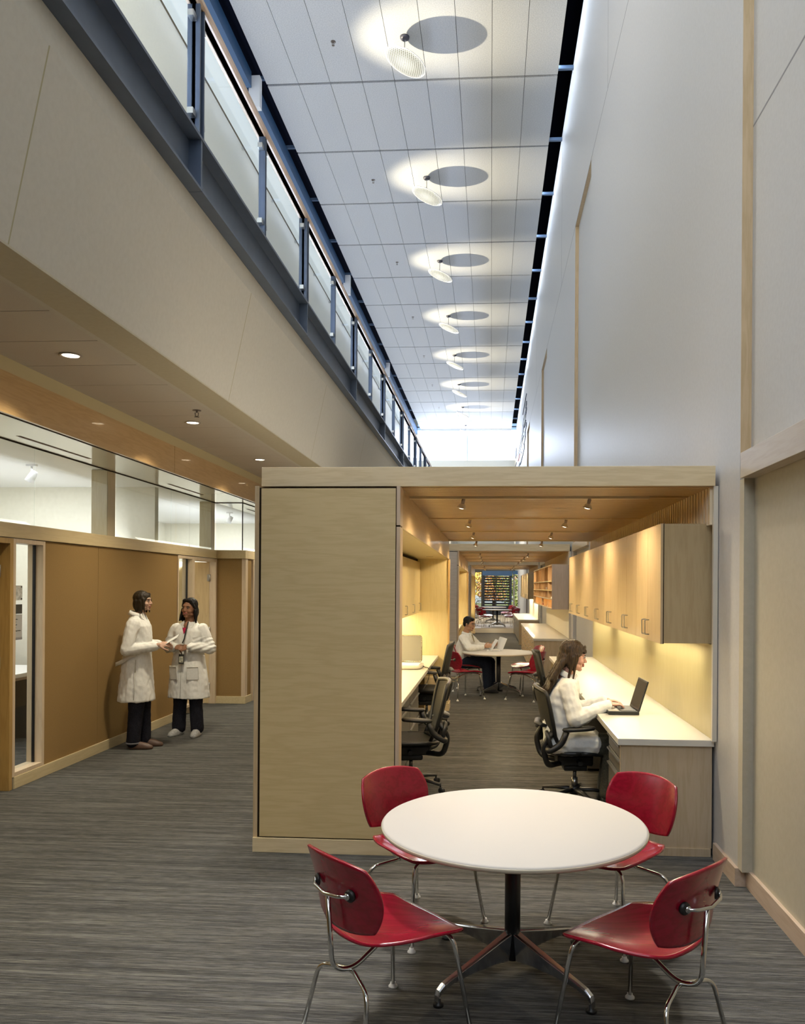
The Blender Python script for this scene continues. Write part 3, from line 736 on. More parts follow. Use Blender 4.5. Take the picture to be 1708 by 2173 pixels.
# recessed downlights in the corridor ceiling
DLG = mat('downlight_glow', (1, 0.95, 0.85), 0.4, emis=(1.0, 0.90, 0.70), estr=6)
for k in range(9):
    y = 5.22 + 2.2136 * (k - 1)
    if k == 0: pass
    t = thing('recessed_downlight', 'round recessed downlight in the corridor ceiling, %s from the camera' % ['above and behind the frame', 'first seen', 'second seen', 'third seen', 'fourth', 'fifth', 'sixth', 'seventh', 'eighth'][k], 'lamp', (-2.875, y, 3.265), group='corridor downlights')
    MB().lathe([(0.056, -0.001), (0.072, -0.001), (0.075, -0.006), (0.070, -0.010), (0.060, -0.008), (0.056, -0.004)], 28).build('trim_ring', mat('ring_%d' % k, (0.45, 0.40, 0.36), 0.4), t)
    MB().lathe([(0.002, -0.004), (0.058, -0.004), (0.058, -0.001), (0.002, -0.001)], 24).build('lens', DLG, t)
    spot('downlight', (-2.875, y, 3.24), (-2.9, y, 0), 165, (1.0, 0.88, 0.66), 120, 0.9, 0.05)
# sprinklers
SPK = mat('sprinkler_metal', (0.18, 0.15, 0.13), 0.35, 0.8)
def sprinkler(loc, sc, label):
    t = thing('sprinkler', label, 'sprinkler', loc, scale=sc)
    MB().lathe([(0.001, -0.004), (0.035, -0.004), (0.035, 0.0), (0.001, 0.0)], 18).build('escutcheon', SPK, t)
    MB().tube([(0, 0, -0.004), (0, 0, -0.02)], 0.008, 8).tube([(-0.014, 0, -0.018), (-0.012, 0, -0.045), (0, 0, -0.05)], 0.003, 6).tube([(0.014, 0, -0.018), (0.012, 0, -0.045), (0, 0, -0.05)], 0.003, 6).build('frame_arms', SPK, t)
    MB().lathe([(0.001, -0.056), (0.02, -0.056), (0.02, -0.053), (0.001, -0.052)], 14).build('deflector', SPK, t)
    return t
sprinkler((-2.64, 6.92, 3.264), 1.1, 'small sprinkler head in the corridor ceiling beside the second downlight')
sp0 = sprinkler((-2.72, 13.2, ZC), 1.2, 'sprinkler head in the atrium ceiling, nearest the camera')
for k, w_ in enumerate(['second', 'third', 'fourth', 'fifth', 'sixth', 'seventh']):
    dup(sp0, (-2.72, 13.2 + 4.55*(k+1), ZC), 0, 'sprinkler head in the atrium ceiling, %s from the camera' % w_)
sp0['group'] = 'atrium sprinklers'
for o in COL.objects:
    if o.name.startswith('sprinkler') and o.parent is None and 'atrium' in o.get('label', ''): o['group'] = 'atrium sprinklers'

# hanging prismatic discs under the atrium ceiling, each lit from below-left so that it shades the ceiling
PRISM = mat('prismatic_disc', (0.50, 0.52, 0.52), 0.25, spec=0.6)
nt, nl, b = N(PRISM)
vt = nt.new('ShaderNodeTexVoronoi'); vt.inputs['Scale'].default_value = 28; vt.inputs['Randomness'].default_value = 0.0
nl.new(tex_coord(nt, nl, (1, 1, 1), False), vt.inputs['Vector'])
nl.new(ramp(nt, nl, vt.outputs['Distance'], [(0.25, (0.06, 0.065, 0.06)), (0.50, (0.42, 0.44, 0.44))]), b.inputs['Base Color'])
b.inputs['Emission Strength'].default_value = 0.0
def pendant(y, label):
    t = thing('prismatic_pendant', label, 'pendant lamp', (-1.50, y, ZC), group='hanging prismatic discs')
    MB().lathe([(0.001, -0.05), (0.05, -0.05), (0.075, -0.03), (0.08, 0.0), (0.001, 0.0)], 20).build('canopy', mat('canopy_dark', (0.09, 0.09, 0.12), 0.4) if 'canopy_dark' not in bpy.data.materials else bpy.data.materials['canopy_dark'], t)
    MB().tube([(0, 0, -0.04), (0.0, 0.0, -0.46)], 0.008, 6).build('cord', mat('cord_grey', (0.3, 0.3, 0.3), 0.5) if 'cord_grey' not in bpy.data.materials else bpy.data.materials['cord_grey'], t)
    q = MB()
    q.lathe([(0.001, -0.012), (0.15, -0.008), (0.28, 0.002), (0.355, 0.014), (0.36, 0.022), (0.28, 0.010), (0.15, 0.002), (0.001, -0.002)], 48)
    d = q.build('disc', PRISM, t); d.location = (0.01, 0, -0.44); d.rotation_euler = (0, radians(22), 0)
    rim = MB().tube([(0.358*cos(a*pi/24), 0.358*sin(a*pi/24), 0.02) for a in range(49)], 0.008, 8).build('rim', mat('rim_white', (0.85, 0.85, 0.85), 0.3) if 'rim_white' not in bpy.data.materials else bpy.data.materials['rim_white'], d)
    return t
for k in range(8):
    y = 13.15 + 4.55*k
    if k == 0: pd0 = pendant(y, 'tilted prismatic glass disc hung below the atrium ceiling, nearest the camera')
    else: dup(pd0, (-1.50, y, ZC), 0, 'tilted prismatic glass disc hung below the atrium ceiling, %s from the camera' % ['', 'second', 'third', 'fourth', 'fifth', 'sixth', 'seventh', 'eighth'][k])
    spot('disc_lamp', (-4.15, y - 0.02, ZC - 2.2), (-1.32, y, ZC - 0.35), 1150, (1.0, 0.87, 0.62), 40, 1.0, 0.03)

# wayfinding plaques and dark boards high on the far right wall
BOARD = mat('dark_board', (0.03, 0.045, 0.08), 0.5); GB = mat('grey_board', (0.45, 0.47, 0.48), 0.6); RB = mat('red_print', (0.6, 0.05, 0.03), 0.6)
boards = [(32.6, 36.3, 9.61, 9.66, 0), (32.46, 33.27, 9.17, 9.32, 0), (33.26, 36.28, 9.57, 9.61, 0), (32.42, 33.6, 8.94, 9.05, 0), (32.76, 33.31, 8.88, 8.93, 0), (33.2, 36.64, 9.11, 9.21, 1), (33.08, 35.12, 8.77, 8.95, 1), (32.93, 34.29, 8.59, 8.64, 0), (34.66, 38.25, 8.93, 9.06, 0), (32.45, 34.6, 8.26, 8.44, 0), (34.87, 38.51, 8.74, 8.89, 0), (34.75, 36.88, 8.43, 8.53, 1), (33.9, 34.99, 8.12, 8.21, 0), (33.31, 36.95, 7.98, 8.21, 0), (35.45, 40.89, 8.44, 8.51, 0), (38.56, 42.68, 8.7, 8.86, 1), (34.47, 38.95, 7.69, 7.92, 0), (45.39, 50.99, 9.23, 9.68, 0), (37.43, 42.54, 7.87, 8.11, 0), (40.09, 42.06, 8.36, 8.43, 2), (45.31, 48.03, 8.78, 8.84, 0)]
for k, (ya_, yb_, zb_, zt_, c_) in enumerate(boards):
    tag(MB().box(XR - 0.03, XR - 0.001, ya_, yb_, zb_, zt_).build('wall_board', [BOARD, GB, RB][c_]),
        'small %s board high on the far right wall of the atrium' % ['dark', 'grey', 'red'][c_], 'board', 'boards high on the far right wall')
# louvred grille lying on top of the middle pod
g = thing('roof_grille', 'dark louvred grille on the roof of the middle pod', 'grille', (0, 0, 0))
MB().box(-0.42, 0.52, 15.6, 15.62, 2.455, 2.53).build('frame', mat('grille_blue', (0.10, 0.13, 0.20), 0.5), g)
m = MB()
for k in range(15): m.box(-0.10 + 0.038*k, -0.085 + 0.038*k, 15.585, 15.60, 2.46, 2.525)
m.build('louvres', BLACKM, g)
# ------------------------------------------------------------------ ROUND TABLES AND RED CHAIRS
FS = 0.93
def shell(func_pts, nu, nv, th, name, m, parent):
    """thin moulded shell from a grid function returning (point, normal)"""
    vs = []; 
    top = []; bot = []
    for j in range(nv + 1):
        for i in range(nu + 1):
            p, nrm = func_pts(i / nu, j / nv); top.append(p + nrm * th / 2); bot.append(p - nrm * th / 2)
    n = len(top); fs = []; w = nu + 1
    for j in range(nv):
        for i in range(nu):
            a = j*w + i; fs.append((a, a+1, a+w+1, a+w)); fs.append((n+a, n+a+w, n+a+w+1, n+a+1))
    edge = [i for i in range(w)] + [j*w + nu for j in range(1, nv+1)] + [nv*w + i for i in range(nu-1, -1, -1)] + [j*w for j in range(nv-1, 0, -1)]
    for k in range(len(edge)):
        a, b = edge[k], edge[(k+1) % len(edge)]; fs.append((a, n+a, n+b, b))
    mb = MB(); mb.add(top + bot, fs, True)
    return mb.build(name, m, parent)
def disc_map(u, v):
    """square [-1,1]^2 to a squircle so shell outlines are rounded"""
    e = 0.62
    x = u * sqrt(1 - e * v*v/2 * 1.0); y = v * sqrt(1 - e * u*u/2 * 1.0); return x, y
def seat_fn(s, t):
    u, v = 2*s - 1, 2*t - 1
    x, y = disc_map(u, v)
    def P(u, v):
        x, y = disc_map(u, v)
        w = 0.246 + 0.020 * y - 0.03 * max(0, -y)**2
        X = x * w * 1.08; Y = y * 0.222 * 1.05 + 0.02
        z = 0.432 + 0.042 * abs(x)**3.0 * (0.55 + 0.45 * (1 - max(0, y))) - 0.020 * (1 - x*x) * (1 - y*y)
        z += -0.030 * max(0, y - 0.25)**1.5 * (1 - 0.5*x*x) + 0.018 * max(0, -y)**2
        return Vector((X, Y, z))
    e = 1e-3; p = P(u, v)
    nrm = (P(min(u+e,1), v) - P(max(u-e,-1), v)).cross(P(u, min(v+e,1)) - P(u, max(v-e,-1))).normalized()
    return p, nrm
def back_fn(s, t):
    u, v = 2*s - 1, 2*t - 1
    def P(u, v):
        x, y = disc_map(u, v)
        w = 0.218 + 0.008 * y; X = x * w * 1.08; h = y * 0.150 * 1.05
        bow = 0.058 * abs(x)**2.1
        ti = radians(13)
        return Vector((X, -0.252 - h * sin(ti) + bow - 0.012 * y*y, 0.640 + h * cos(ti)))
    e = 1e-3; p = P(u, v)
    nrm = (P(min(u+e,1), v) - P(max(u-e,-1), v)).cross(P(u, min(v+e,1)) - P(u, max(v-e,-1))).normalized()
    return p, nrm
def make_chair():
    t = thing('plywood_chair', '', 'chair', (0, 0, 0), scale=FS)
    seat = shell(seat_fn, 26, 26, 0.0125, 'seat', RED, t)
    shell(back_fn, 26, 22, 0.0115, 'backrest', RED, t)
    R_ = 0.0095
    for s_ in (-1, 1):
        lg = MB().tube(arc_path([(s_*0.215, -0.262, 0.02), (s_*0.168, -0.215, 0.285), (s_*0.02, -0.172, 0.30), (0, -0.170, 0.30)], 0.05, 6), R_, 12).build('leg', CHROME, t)
        MB().lathe([(0.003, 0.024), (0.012, 0.022), (0.013, 0.014), (0.021, 0.006), (0.021, 0.0), (0.003, 0.0)], 16, c=(s_*0.2185, -0.2655, 0)).build('glide', GLIDE, lg)
        lg = MB().tube(arc_path([(s_*0.262, 0.235, 0.02), (s_*0.205, 0.185, 0.405), (s_*0.03, 0.165, 0.405), (0, 0.165, 0.405)], 0.05, 6), R_, 12).build('leg', CHROME, t)
        MB().lathe([(0.003, 0.024), (0.012, 0.022), (0.013, 0.014), (0.021, 0.006), (0.021, 0.0), (0.003, 0.0)], 16, c=(s_*0.265, 0.2375, 0)).build('glide', GLIDE, lg)
    MB().tube(arc_path([(0, 0.175, 0.398), (0, 0.0, 0.392), (0, -0.165, 0.305), (0, -0.262, 0.335), (0, -0.285, 0.64)], 0.07, 6), 0.010, 12).build('spine', CHROME, t)
    br = MB().tube([(-0.115, -0.272, 0.652), (-0.08, -0.292, 0.648), (0, -0.302, 0.640), (0.08, -0.292, 0.648), (0.115, -0.272, 0.652)], 0.0075, 10).build('crossbar', CHROME, t)
    for s_ in (-1, 1): MB().lathe([(0.002, 0.0), (0.024, 0.0), (0.024, 0.008), (0.016, 0.015), (0.002, 0.015)], 18, M=Matrix.Translation((s_*0.112, -0.2545, 0.652)) @ Matrix.Rotation(radians(90), 4, 'X') @ Matrix.Rotation(s_ * radians(20), 4, 'Y')).build('shock_mount', BLACKP, t)
    for s_ in (-1, 1): MB().lathe([(0.002, 0.0), (0.013, 0.0), (0.013, 0.005), (0.002, 0.006)], 14, M=Matrix.Translation((s_*0.112, -0.2705, 0.652)) @ Matrix.Rotation(radians(90), 4, 'X') @ Matrix.Rotation(s_ * radians(20), 4, 'Y')).build('bolt_cap', CHROME, t)
    return t
def make_table(label, loc, R=0.58, ZT=0.665, rot=45):
    t = thing('round_table', label, 'table', loc, radians(rot))
    top = MB().lathe([(0.002, ZT), (R - 0.012, ZT), (R - 0.003, ZT - 0.004), (R, ZT - 0.012), (R - 0.004, ZT - 0.024), (R - 0.05, ZT - 0.030), (0.002, ZT - 0.030)], 96).build('tabletop', LAMW, t)
    MB().lathe([(R - 0.002, ZT - 0.007), (R + 0.0015, ZT - 0.010), (R - 0.001, ZT - 0.022), (R - 0.006, ZT - 0.0255)], 96).build('edge_band', EDGE, top)
    MB().box(-0.16, 0.16, -0.16, 0.16, ZT - 0.045, ZT - 0.030).build('mounting_plate', BLACKM, t)
    MB().lathe([(0.003, 0.06), (0.030, 0.06), (0.030, 0.115), (0.0345, 0.12), (0.0345, ZT - 0.045), (0.003, ZT - 0.045)], 32).build('column', BLACKM, t)
    for k in range(4):
        M = Matrix.Rotation(k * pi/2, 4, 'Z')
        L = 0.43
        # tapering cast arm: tall at the column, shallow at the turned-down toe
        secs = [(0.028, 0.185, 0.060, 0.017, 0.024), (0.12, 0.160, 0.070, 0.015, 0.021), (0.25, 0.125, 0.073, 0.013, 0.018), (0.36, 0.098, 0.066, 0.012, 0.016), (0.41, 0.084, 0.052, 0.011, 0.015), (0.432, 0.066, 0.036, 0.011, 0.014), (0.438, 0.044, 0.026, 0.011, 0.013), (0.440, 0.022, 0.020, 0.011, 0.012)]
        vs = []; fs = []
        for (r, zt, zb, wb, wt) in secs:
            dx_ = 0.0
            if zb >= zt: zb = zt - 0.01
            vs += [Vector((r, -wb*0.6, zb)), Vector((r, wb*0.6, zb)), Vector((r + (0.0 if r < 0.43 else 0.006), wt, zt - 0.006)), Vector((r + (0.0 if r < 0.43 else 0.006), wt*0.6, zt)), Vector((r + (0.0 if r < 0.43 else 0.006), -wt*0.6, zt)), Vector((r + (0.0 if r < 0.43 else 0.006), -wt, zt - 0.006))]
        for i in range(len(secs)-1):
            for j in range(6): fs.append((i*6 + j, i*6 + (j+1) % 6, (i+1)*6 + (j+1) % 6, (i+1)*6 + j))
        fs.append((5,4,3,2,1,0)); e = (len(secs)-1)*6; fs.append(tuple(e + j for j in range(6)))
        lg = MB().add([M @ v for v in vs], fs, False).build('base_arm', CHROMED, t, 0.002)
        MB().lathe([(0.003, 0.03), (0.010, 0.03), (0.012, 0.016), (0.022, 0.012), (0.022, 0.0), (0.003, 0.0)], 16, M=M @ Matrix.Translation((0.434, 0, 0))).build('glide', BLACKP, lg)
    return t
TX, TY = 0.105, 3.50
table0 = make_table('round cream table with a black column and four-toed polished base in the foreground', (TX, TY, 0))
chair0 = make_chair()
def put_chair(x, y, hx, hy, label, group=None, z=0.0, first=[True]):
    """chair at x, y whose seat faces the direction (hx, hy)"""
    rz = math.atan2(-hx, hy)
    if first[0]:
        c = chair0; first[0] = False
    else: c = copy_tree(chair0)
    c.location = (x, y, z); c.rotation_euler = (0, 0, rz); c['label'] = label
    if group: c['group'] = group
    return c
G1 = 'red chairs round the front table'
put_chair(-0.39, 3.00, 0.72, 0.70, 'red plywood chair nearest the camera on the left, seen from behind', G1)
put_chair(0.57, 2.985, -0.71, 0.70, 'red plywood chair nearest the camera on the right, seen from behind', G1)
put_chair(-0.35, 3.98, 0.73, -0.68, 'red plywood chair behind the front table on the left, facing the camera', G1)
put_chair(0.625, 3.97, -0.76, -0.65, 'red plywood chair behind the front table on the right, against the desk end', G1)

# table between the first and second pod, and the two beyond it on the raised floor
def put_table(x, y, label, z=0.0, rot=45):
    c = copy_tree(table0); c.location = (x, y, z); c.rotation_euler = (0, 0, radians(rot)); c['label'] = label; return c
put_table(0.13, 12.62, 'round white table where the seated man reads, between the first and second pods', 0, 50)
put_chair(-0.41, 12.02, 0.72, 0.55, 'red plywood chair in front of the seated man, left of the round table')
put_chair(0.55, 12.02, -0.75, 0.50, 'red plywood chair at the right front of the table where the man reads')
put_chair(0.60, 13.05, -0.85, -0.3, 'red plywood chair at the right back of the table where the man reads')
put_chair(-0.33, 12.93, 0.95, -0.12, 'red plywood chair on which the reading man sits')
put_table(0.25, 30.9, 'nearer round table on the raised floor at the far end', 0.15, 45)
put_table(0.10, 34.6, 'farther round table on the raised floor, right of the planter', 0.15, 40)
put_table(-1.0, 32.2, 'round table on the raised floor, half hidden at the left', 0.15, 40)
G3 = 'red chairs on the raised floor at the far end'
for x, y, hx, hy, lb in [(-0.28, 30.3, 0.7, 0.6, 'red chair at the left front of the nearer far table'), (0.83, 30.4, -0.7, 0.6, 'red chair at the right front of the nearer far table'),
    (-0.20, 31.6, 0.7, -0.6, 'red chair at the left back of the nearer far table'), (0.82, 31.6, -0.7, -0.5, 'red chair at the right back of the nearer far table'),
    (-0.45, 34.0, 0.7, 0.6, 'red chair at the left front of the farther far table'), (0.80, 34.0, -0.8, 0.4, 'red chair at the right front of the farther far table'),
    (-0.5, 35.3, 0.7, -0.5, 'red chair at the left back of the farther far table'), (0.72, 35.3, -0.8, -0.4, 'red chair at the right back of the farther far table'),
    (-1.0, 31.4, 0.2, 1.0, 'red chair in front of the half hidden far left table'), (-1.3, 33.1, 0.3, -1.0, 'red chair behind the half hidden far left table')]:
    put_chair(x, y, hx, hy, lb, G3, 0.15)

# ------------------------------------------------------------------ MESH TASK CHAIRS
MESHM = noisy('chair_mesh', (0.006, 0.0055, 0.0045), (0.030, 0.028, 0.021), (260, 260, 260), 0.7, world=False)
def back_shell_pt(u, v):
    """outline of the task chair back: wide shoulders, narrow waist"""
    w = 0.20 + 0.055 * sin(max(0, v) * pi * 0.75) + 0.02 * v
    z = 0.46 + 0.48 * v
    x = u * w; yb = -0.235 - 0.02 * sin(v * pi) - 0.10 * v * v + 0.055 * u*u
    if v < 0.25: yb += 0.03 * (0.25 - v) / 0.25
    return Vector((x, yb, z))
def make_task_chair():
    t = thing('task_chair', '', 'chair', (0, 0, 0), scale=0.95)
    # seat: mesh pan inside a rounded frame
    def sf(s, q):
        u, v = disc_map(2*s - 1, 2*q - 1)
        f = lambda u, v: Vector((u * 0.25, v * 0.235 + 0.01, 0.430 + 0.022*u*u - 0.035 * max(0, v - 0.3)**1.5))
        return f(u, v), Vector((0, 0, 1))
    st = shell(sf, 16, 16, 0.014, 'seat', MESHM, t)
    ring = []
    for k in range(49):
        a = 2*pi*k/48; u = math.copysign(abs(cos(a))**0.72, cos(a)); v = math.copysign(abs(sin(a))**0.72, sin(a)); 
        ring.append((u * 0.252, v * 0.24 + 0.01, 0.424 + 0.022*u*u - 0.035 * max(0, v - 0.3)**1.5))
    MB().tube(ring, 0.017, 10).build('seat_frame', BLACKP, st)
    bk_ = MB(); nu, nv = 14, 20; vs = []; fs = []
    for j in range(nv+1):
        for i in range(nu+1): 
            p = back_shell_pt(2*i/nu - 1, j/nv); vs.append(p)
    n = len(vs); vs += [v + Vector((0, -0.008, 0)) for v in vs]; w = nu + 1
    for j in range(nv):
        for i in range(nu):
            a = j*w+i; fs.append((a, a+1, a+w+1, a+w)); fs.append((n+a, n+a+w, n+a+w+1, n+a+1))
    bk_.add(vs, fs, True); bo = bk_.build('backrest', MESHM, t)
    out = [back_shell_pt(1, j/16) for j in range(17)]; top = [back_shell_pt(1 - 2*i/10, 1.0) + Vector((0, 0, 0.022 * sin(pi*i/10))) for i in range(1, 10)]
    lft = [back_shell_pt(-1, 1 - j/16) for j in range(17)]; bot = [back_shell_pt(-1 + 2*i/8, 0.0) - Vector((0, 0, 0.015 * sin(pi*i/8))) for i in range(1, 9)]
    MB().tube(out + top + lft + bot, 0.017, 10).build('back_frame', BLACKP, bo)
    MB().tube([(-0.17, -0.285, 0.66), (0, -0.315, 0.655), (0.17, -0.285, 0.66)], 0.03, 12, flat=0.45).build('lumbar_pad', BLACKP, t)
    # yoke behind the back and under the seat
    MB().tube(arc_path([(-0.23, -0.22, 0.62), (-0.23, -0.30, 0.50), (-0.21, -0.26, 0.34), (-0.05, -0.12, 0.33)], 0.06, 5), 0.024, 10).build('yoke_arm', BLACKP, t)
    MB().tube(arc_path([(0.23, -0.22, 0.62), (0.23, -0.30, 0.50), (0.21, -0.26, 0.34), (0.05, -0.12, 0.33)], 0.06, 5), 0.024, 10).build('yoke_arm', BLACKP, t)
    MB().box(-0.09, 0.09, -0.16, 0.14, 0.31, 0.395).box(-0.06, 0.06, -0.10, 0.10, 0.26, 0.31).build('tilt_mechanism', BLACKP, t, 0.015)
    for s_ in (-1, 1): MB().tube([(s_*0.09, 0.02, 0.345), (s_*0.16, 0.02, 0.345)], 0.02, 12).build('tilt_knob', BLACKP, t)
    for s_ in (-1, 1):
        x = s_ * 0.30
        MB().tube(arc_path([(s_*0.235, -0.25, 0.50), (x, -0.27, 0.47), (x, -0.16, 0.53), (x, -0.12, 0.635)], 0.05, 5), 0.026, 10).tube(arc_path([(s_*0.235, -0.27, 0.62), (s_*0.28, -0.27, 0.60), (x, -0.24, 0.50)], 0.04, 4), 0.018, 8).build('armrest_bracket', BLACKP, t)
        MB().loft([(0, 0, 0, 0.01, 0.02), (0, 0, 0.005, 0.040, 0.125, 2.6), (0, 0, 0.022, 0.045, 0.135, 2.6), (0, 0, 0.034, 0.036, 0.125, 2.6), (0, 0, 0.037, 0.012, 0.08, 2.4)], 24, M=Matrix.Translation((x, -0.02, 0.635)) @ Matrix.Rotation(radians(4), 4, 'X')).build('armrest_pad', BLACKP, t)
    MB().lathe([(0.003, 0.10), (0.027, 0.10), (0.027, 0.20), (0.003, 0.20)], 18).lathe([(0.003, 0.19), (0.016, 0.19), (0.016, 0.27), (0.003, 0.27)], 16).build('gas_lift', mat('lift_steel', (0.22, 0.22, 0.21), 0.25, 0.9), t)
    MB().lathe([(0.003, 0.065), (0.045, 0.065), (0.042, 0.12), (0.03, 0.13), (0.003, 0.13)], 20).build('hub', BLACKP, t)
    for k in range(5):
        a = 2*pi*k/5 + 0.3; M = Matrix.Rotation(a, 4, 'Z')
        lg = MB().tube([(0.02, 0, 0.10), (0.16, 0, 0.095), (0.30, 0, 0.074)], 0.02, 10, rs=[0.027, 0.022, 0.016], M=M, flat=0.75).build('base_leg', BLACKP, t)
        MB().tube([(0.30, 0, 0.075), (0.30, 0, 0.05)], 0.008, 8, M=M).lathe([(0.004, -0.022), (0.022, -0.022), (0.027, -0.014), (0.027, -0.004), (0.018, -0.002), (0.018, 0.002), (0.027, 0.004), (0.027, 0.014), (0.022, 0.022), (0.004, 0.022)], 18, M=M @ Matrix.Translation((0.312, 0, 0.0275)) @ Matrix.Rotation(pi/2, 4, 'X')).build('caster', BLACKP, lg)
    return t
tc0 = make_task_chair()
def put_task(x, y, deg, label, first=[True]):
    c = tc0 if first[0] else copy_tree(tc0); first[0] = False
    c.location = (x, y, 0); c.rotation_euler = (0, 0, radians(deg)); c['label'] = label; c['group'] = 'black mesh task chairs in the nearest pod'
    return c
put_task(0.675, 6.34, -86, 'black mesh task chair on which the woman at the laptop sits')
put_task(0.84, 9.75, -97, 'empty black mesh task chair behind the woman at the laptop, turned to the right-hand worktop')
put_task(-0.66, 6.60, 101, 'black mesh task chair at the left-hand worktop, nearest the camera')
put_task(-0.76, 9.45, 90, 'black mesh task chair at the left-hand worktop, farther back').scale = (0.95, 0.95, 1.07)

# ------------------------------------------------------------------ THINGS ON THE WORKTOPS
lp = thing('laptop', 'open black laptop on the right-hand worktop in front of the seated woman', 'laptop', (1.0, 6.17, 0.74), radians(-88))
# local: x across keyboard, y toward the screen
MB().box(-0.155, 0.155, -0.115, 0.115, 0.002, 0.028).build('base', BLACKP, lp, 0.003)
MB().box(-0.135, 0.135, -0.015, 0.095, 0.028, 0.031).build('keyboard', noisy('keys', (0.02, 0.02, 0.02), (0.07, 0.07, 0.065), (70, 70, 70), 0.5, world=False), lp)
MB().box(-0.14, 0.14, -0.11, -0.03, 0.028, 0.0295).build('palm_rest', mat('palm_rest', (0.42, 0.40, 0.34), 0.35), lp)
ld_ = MB().box(-0.155, 0.155, -0.006, 0.006, 0, 0.235).build('lid', BLACKP, lp, 0.003); ld_.location = (0, 0.112, 0.028); ld_.rotation_euler = (radians(-17), 0, 0)
MB().box(-0.142, 0.142, -0.0075, -0.0062, 0.018, 0.222).build('screen', SCREEN, ld_)
sc = thing('desktop_screen', 'large grey computer screen on a thick cream base on the left-hand worktop', 'computer', (-1.03, 9.28, 0.741), 0)
MB().loft([(0, 0, 0.002, 0.22, 0.235, 6), (0, 0, 0.006, 0.235, 0.25, 6), (0, 0, 0.034, 0.235, 0.25, 6), (0, 0, 0.042, 0.225, 0.24, 6)], 40).build('base', mat('computer_base', (0.56, 0.52, 0.42), 0.4), sc)
MB().box(-0.20, 0.20, -0.20, 0.15, 0.042, 0.046).build('base_plate', PAPER, sc)
fr_ = MB().tube(arc_path([(-0.20, 0.20, 0.05), (-0.20, 0.22, 0.36), (0.20, 0.22, 0.36), (0.20, 0.20, 0.05), (-0.20, 0.20, 0.05)], 0.03, 5), 0.009, 8).build('screen_frame', mat('frame_silver', (0.5, 0.46, 0.38), 0.25, 0.9), sc)
MB().prism([(0.196, 0.05), (0.212, 0.052), (0.231, 0.355), (0.216, 0.356)], -0.195, 0.195, 'x').build('screen', mat('screen_grey', (0.30, 0.28, 0.22), 0.35), fr_)
cb = arc_path([(-0.80, 9.30, 0.76), (-0.76, 9.26, 0.747), (-0.718, 9.22, 0.747), (-0.705, 9.15, 0.66), (-0.73, 9.05, 0.58), (-0.77, 8.95, 0.52)], 0.05, 5)
tag(MB().tube(cb, 0.004, 8).build('cable', BLACKP), 'black cable from the computer hanging over the front edge of the left worktop', 'cable')

# ------------------------------------------------------------------ OFFICE BEHIND THE NEAR GLASS
SG = mat('sign_dark', (0.05, 0.05, 0.045), 0.4); SGL = mat('sign_grey', (0.42, 0.42, 0.41), 0.4); SGT = mat('sign_text_grey', (0.16, 0.16, 0.16), 0.6)
def text(name, s, size, loc, m, parent, rot=(90, 0, 90), ext=0.0006):
    c = bpy.data.curves.new(name, 'FONT'); c.body = s; c.size = size; c.extrude = ext
    q = bpy.data.objects.new('tmp', c); COL.objects.link(q); me = bpy.data.meshes.new_from_object(q.evaluated_get(bpy.context.evaluated_depsgraph_get())); bpy.data.objects.remove(q)
    me.materials.clear(); me.materials.append(m); o = bpy.data.objects.new(name, me); COL.objects.link(o); o.parent = parent; o.location = loc; o.rotation_euler = [radians(a) for a in rot]
    return o
sg = thing('room_sign', 'room sign 377, dark head above a grey name plate, on the near office glass', 'sign', (XB - 0.061, 6.36, 1.17))
MB().box(0, 0.004, -0.055, 0.145, 0.275, 0.355).build('number_plate', SG, sg); text('number', '377', 0.032, (0.0045, -0.005, 0.305), PAPER, sg)
MB().box(0, 0.004, -0.055, 0.145, 0.075, 0.270).build('name_plate', SGL, sg)
MB().box(0, 0.006, -0.055, 0.145, 0.055, 0.075).build('bottom_strip', mat('sign_strip', (0.25, 0.25, 0.26), 0.4), sg)
for k, (s_, z_) in enumerate([('Deborah Holden', 0.225), ('Research Director', 0.203), ('David Yu, Ph.D', 0.178), ('Research Scientist', 0.156), ('Urban Planning Institute', 0.128)]):
    text('name_line', s_, 0.015 if k % 2 == 0 else 0.011, (0.0045, -0.02, z_), SG if k % 2 == 0 else SGT, sg)
pl = thing('glass_plaque', 'small clear plaque with a grey print above the room sign', 'plaque', (XB - 0.061, 6.36, 1.56))
MB().box(0, 0.005, -0.055, 0.145, 0.0, 0.125).build('plate', noisy('plaque_print', (0.35, 0.36, 0.34), (0.62, 0.63, 0.60), (30, 30, 30), 0.3), pl)
m = MB()
for y_ in (-0.04, 0.13):
    for z_ in (0.012, 0.113): m.tube([(0.004, y_, z_), (0.010, y_, z_)], 0.006, 10)
m.build('standoff_pins', BLACKP, pl)
tag(MB().box(-5.9, -5.86, 5.2, 9.0, 1.002, 1.218).build('pin_board', PURPLE), 'magenta pin board behind the near office desk', 'board')
tag(MB().box(-5.9, -5.84, 5.0, 9.2, 0.0, 1.0).box(-5.9, -5.84, 5.0, 9.2, 1.22, 1.62).build('office_partition', OFFW), 'white office partition behind the near office window', 'partition')
tag(MB().box(-5.89, -5.85, 7.0, 9.2, 1.62, 1.86).build('partition_cap', wood('cap_wood', (0.62, 0.50, 0.33), (0.58, 0.46, 0.29), 'y')), 'pale timber cap board along the top of the office partition', 'board')
dk = thing('office_desk', 'white office desk seen through the near office window', 'desk', (0, 0, 0))
MB().box(-5.835, -5.0, 6.2, 9.0, 0.70, 0.74).build('top', OFFW, dk); MB().box(-5.835, -5.05, 6.2, 9.0, 0.66, 0.70).build('apron', MAPLE_Y, dk)
MB().box(-5.6, -5.1, 6.25, 6.8, 0.0, 0.66).build('pedestal', GREYST, dk); MB().box(-5.6, -5.1, 8.4, 8.95, 0.0, 0.66).build('pedestal', GREYST, dk)
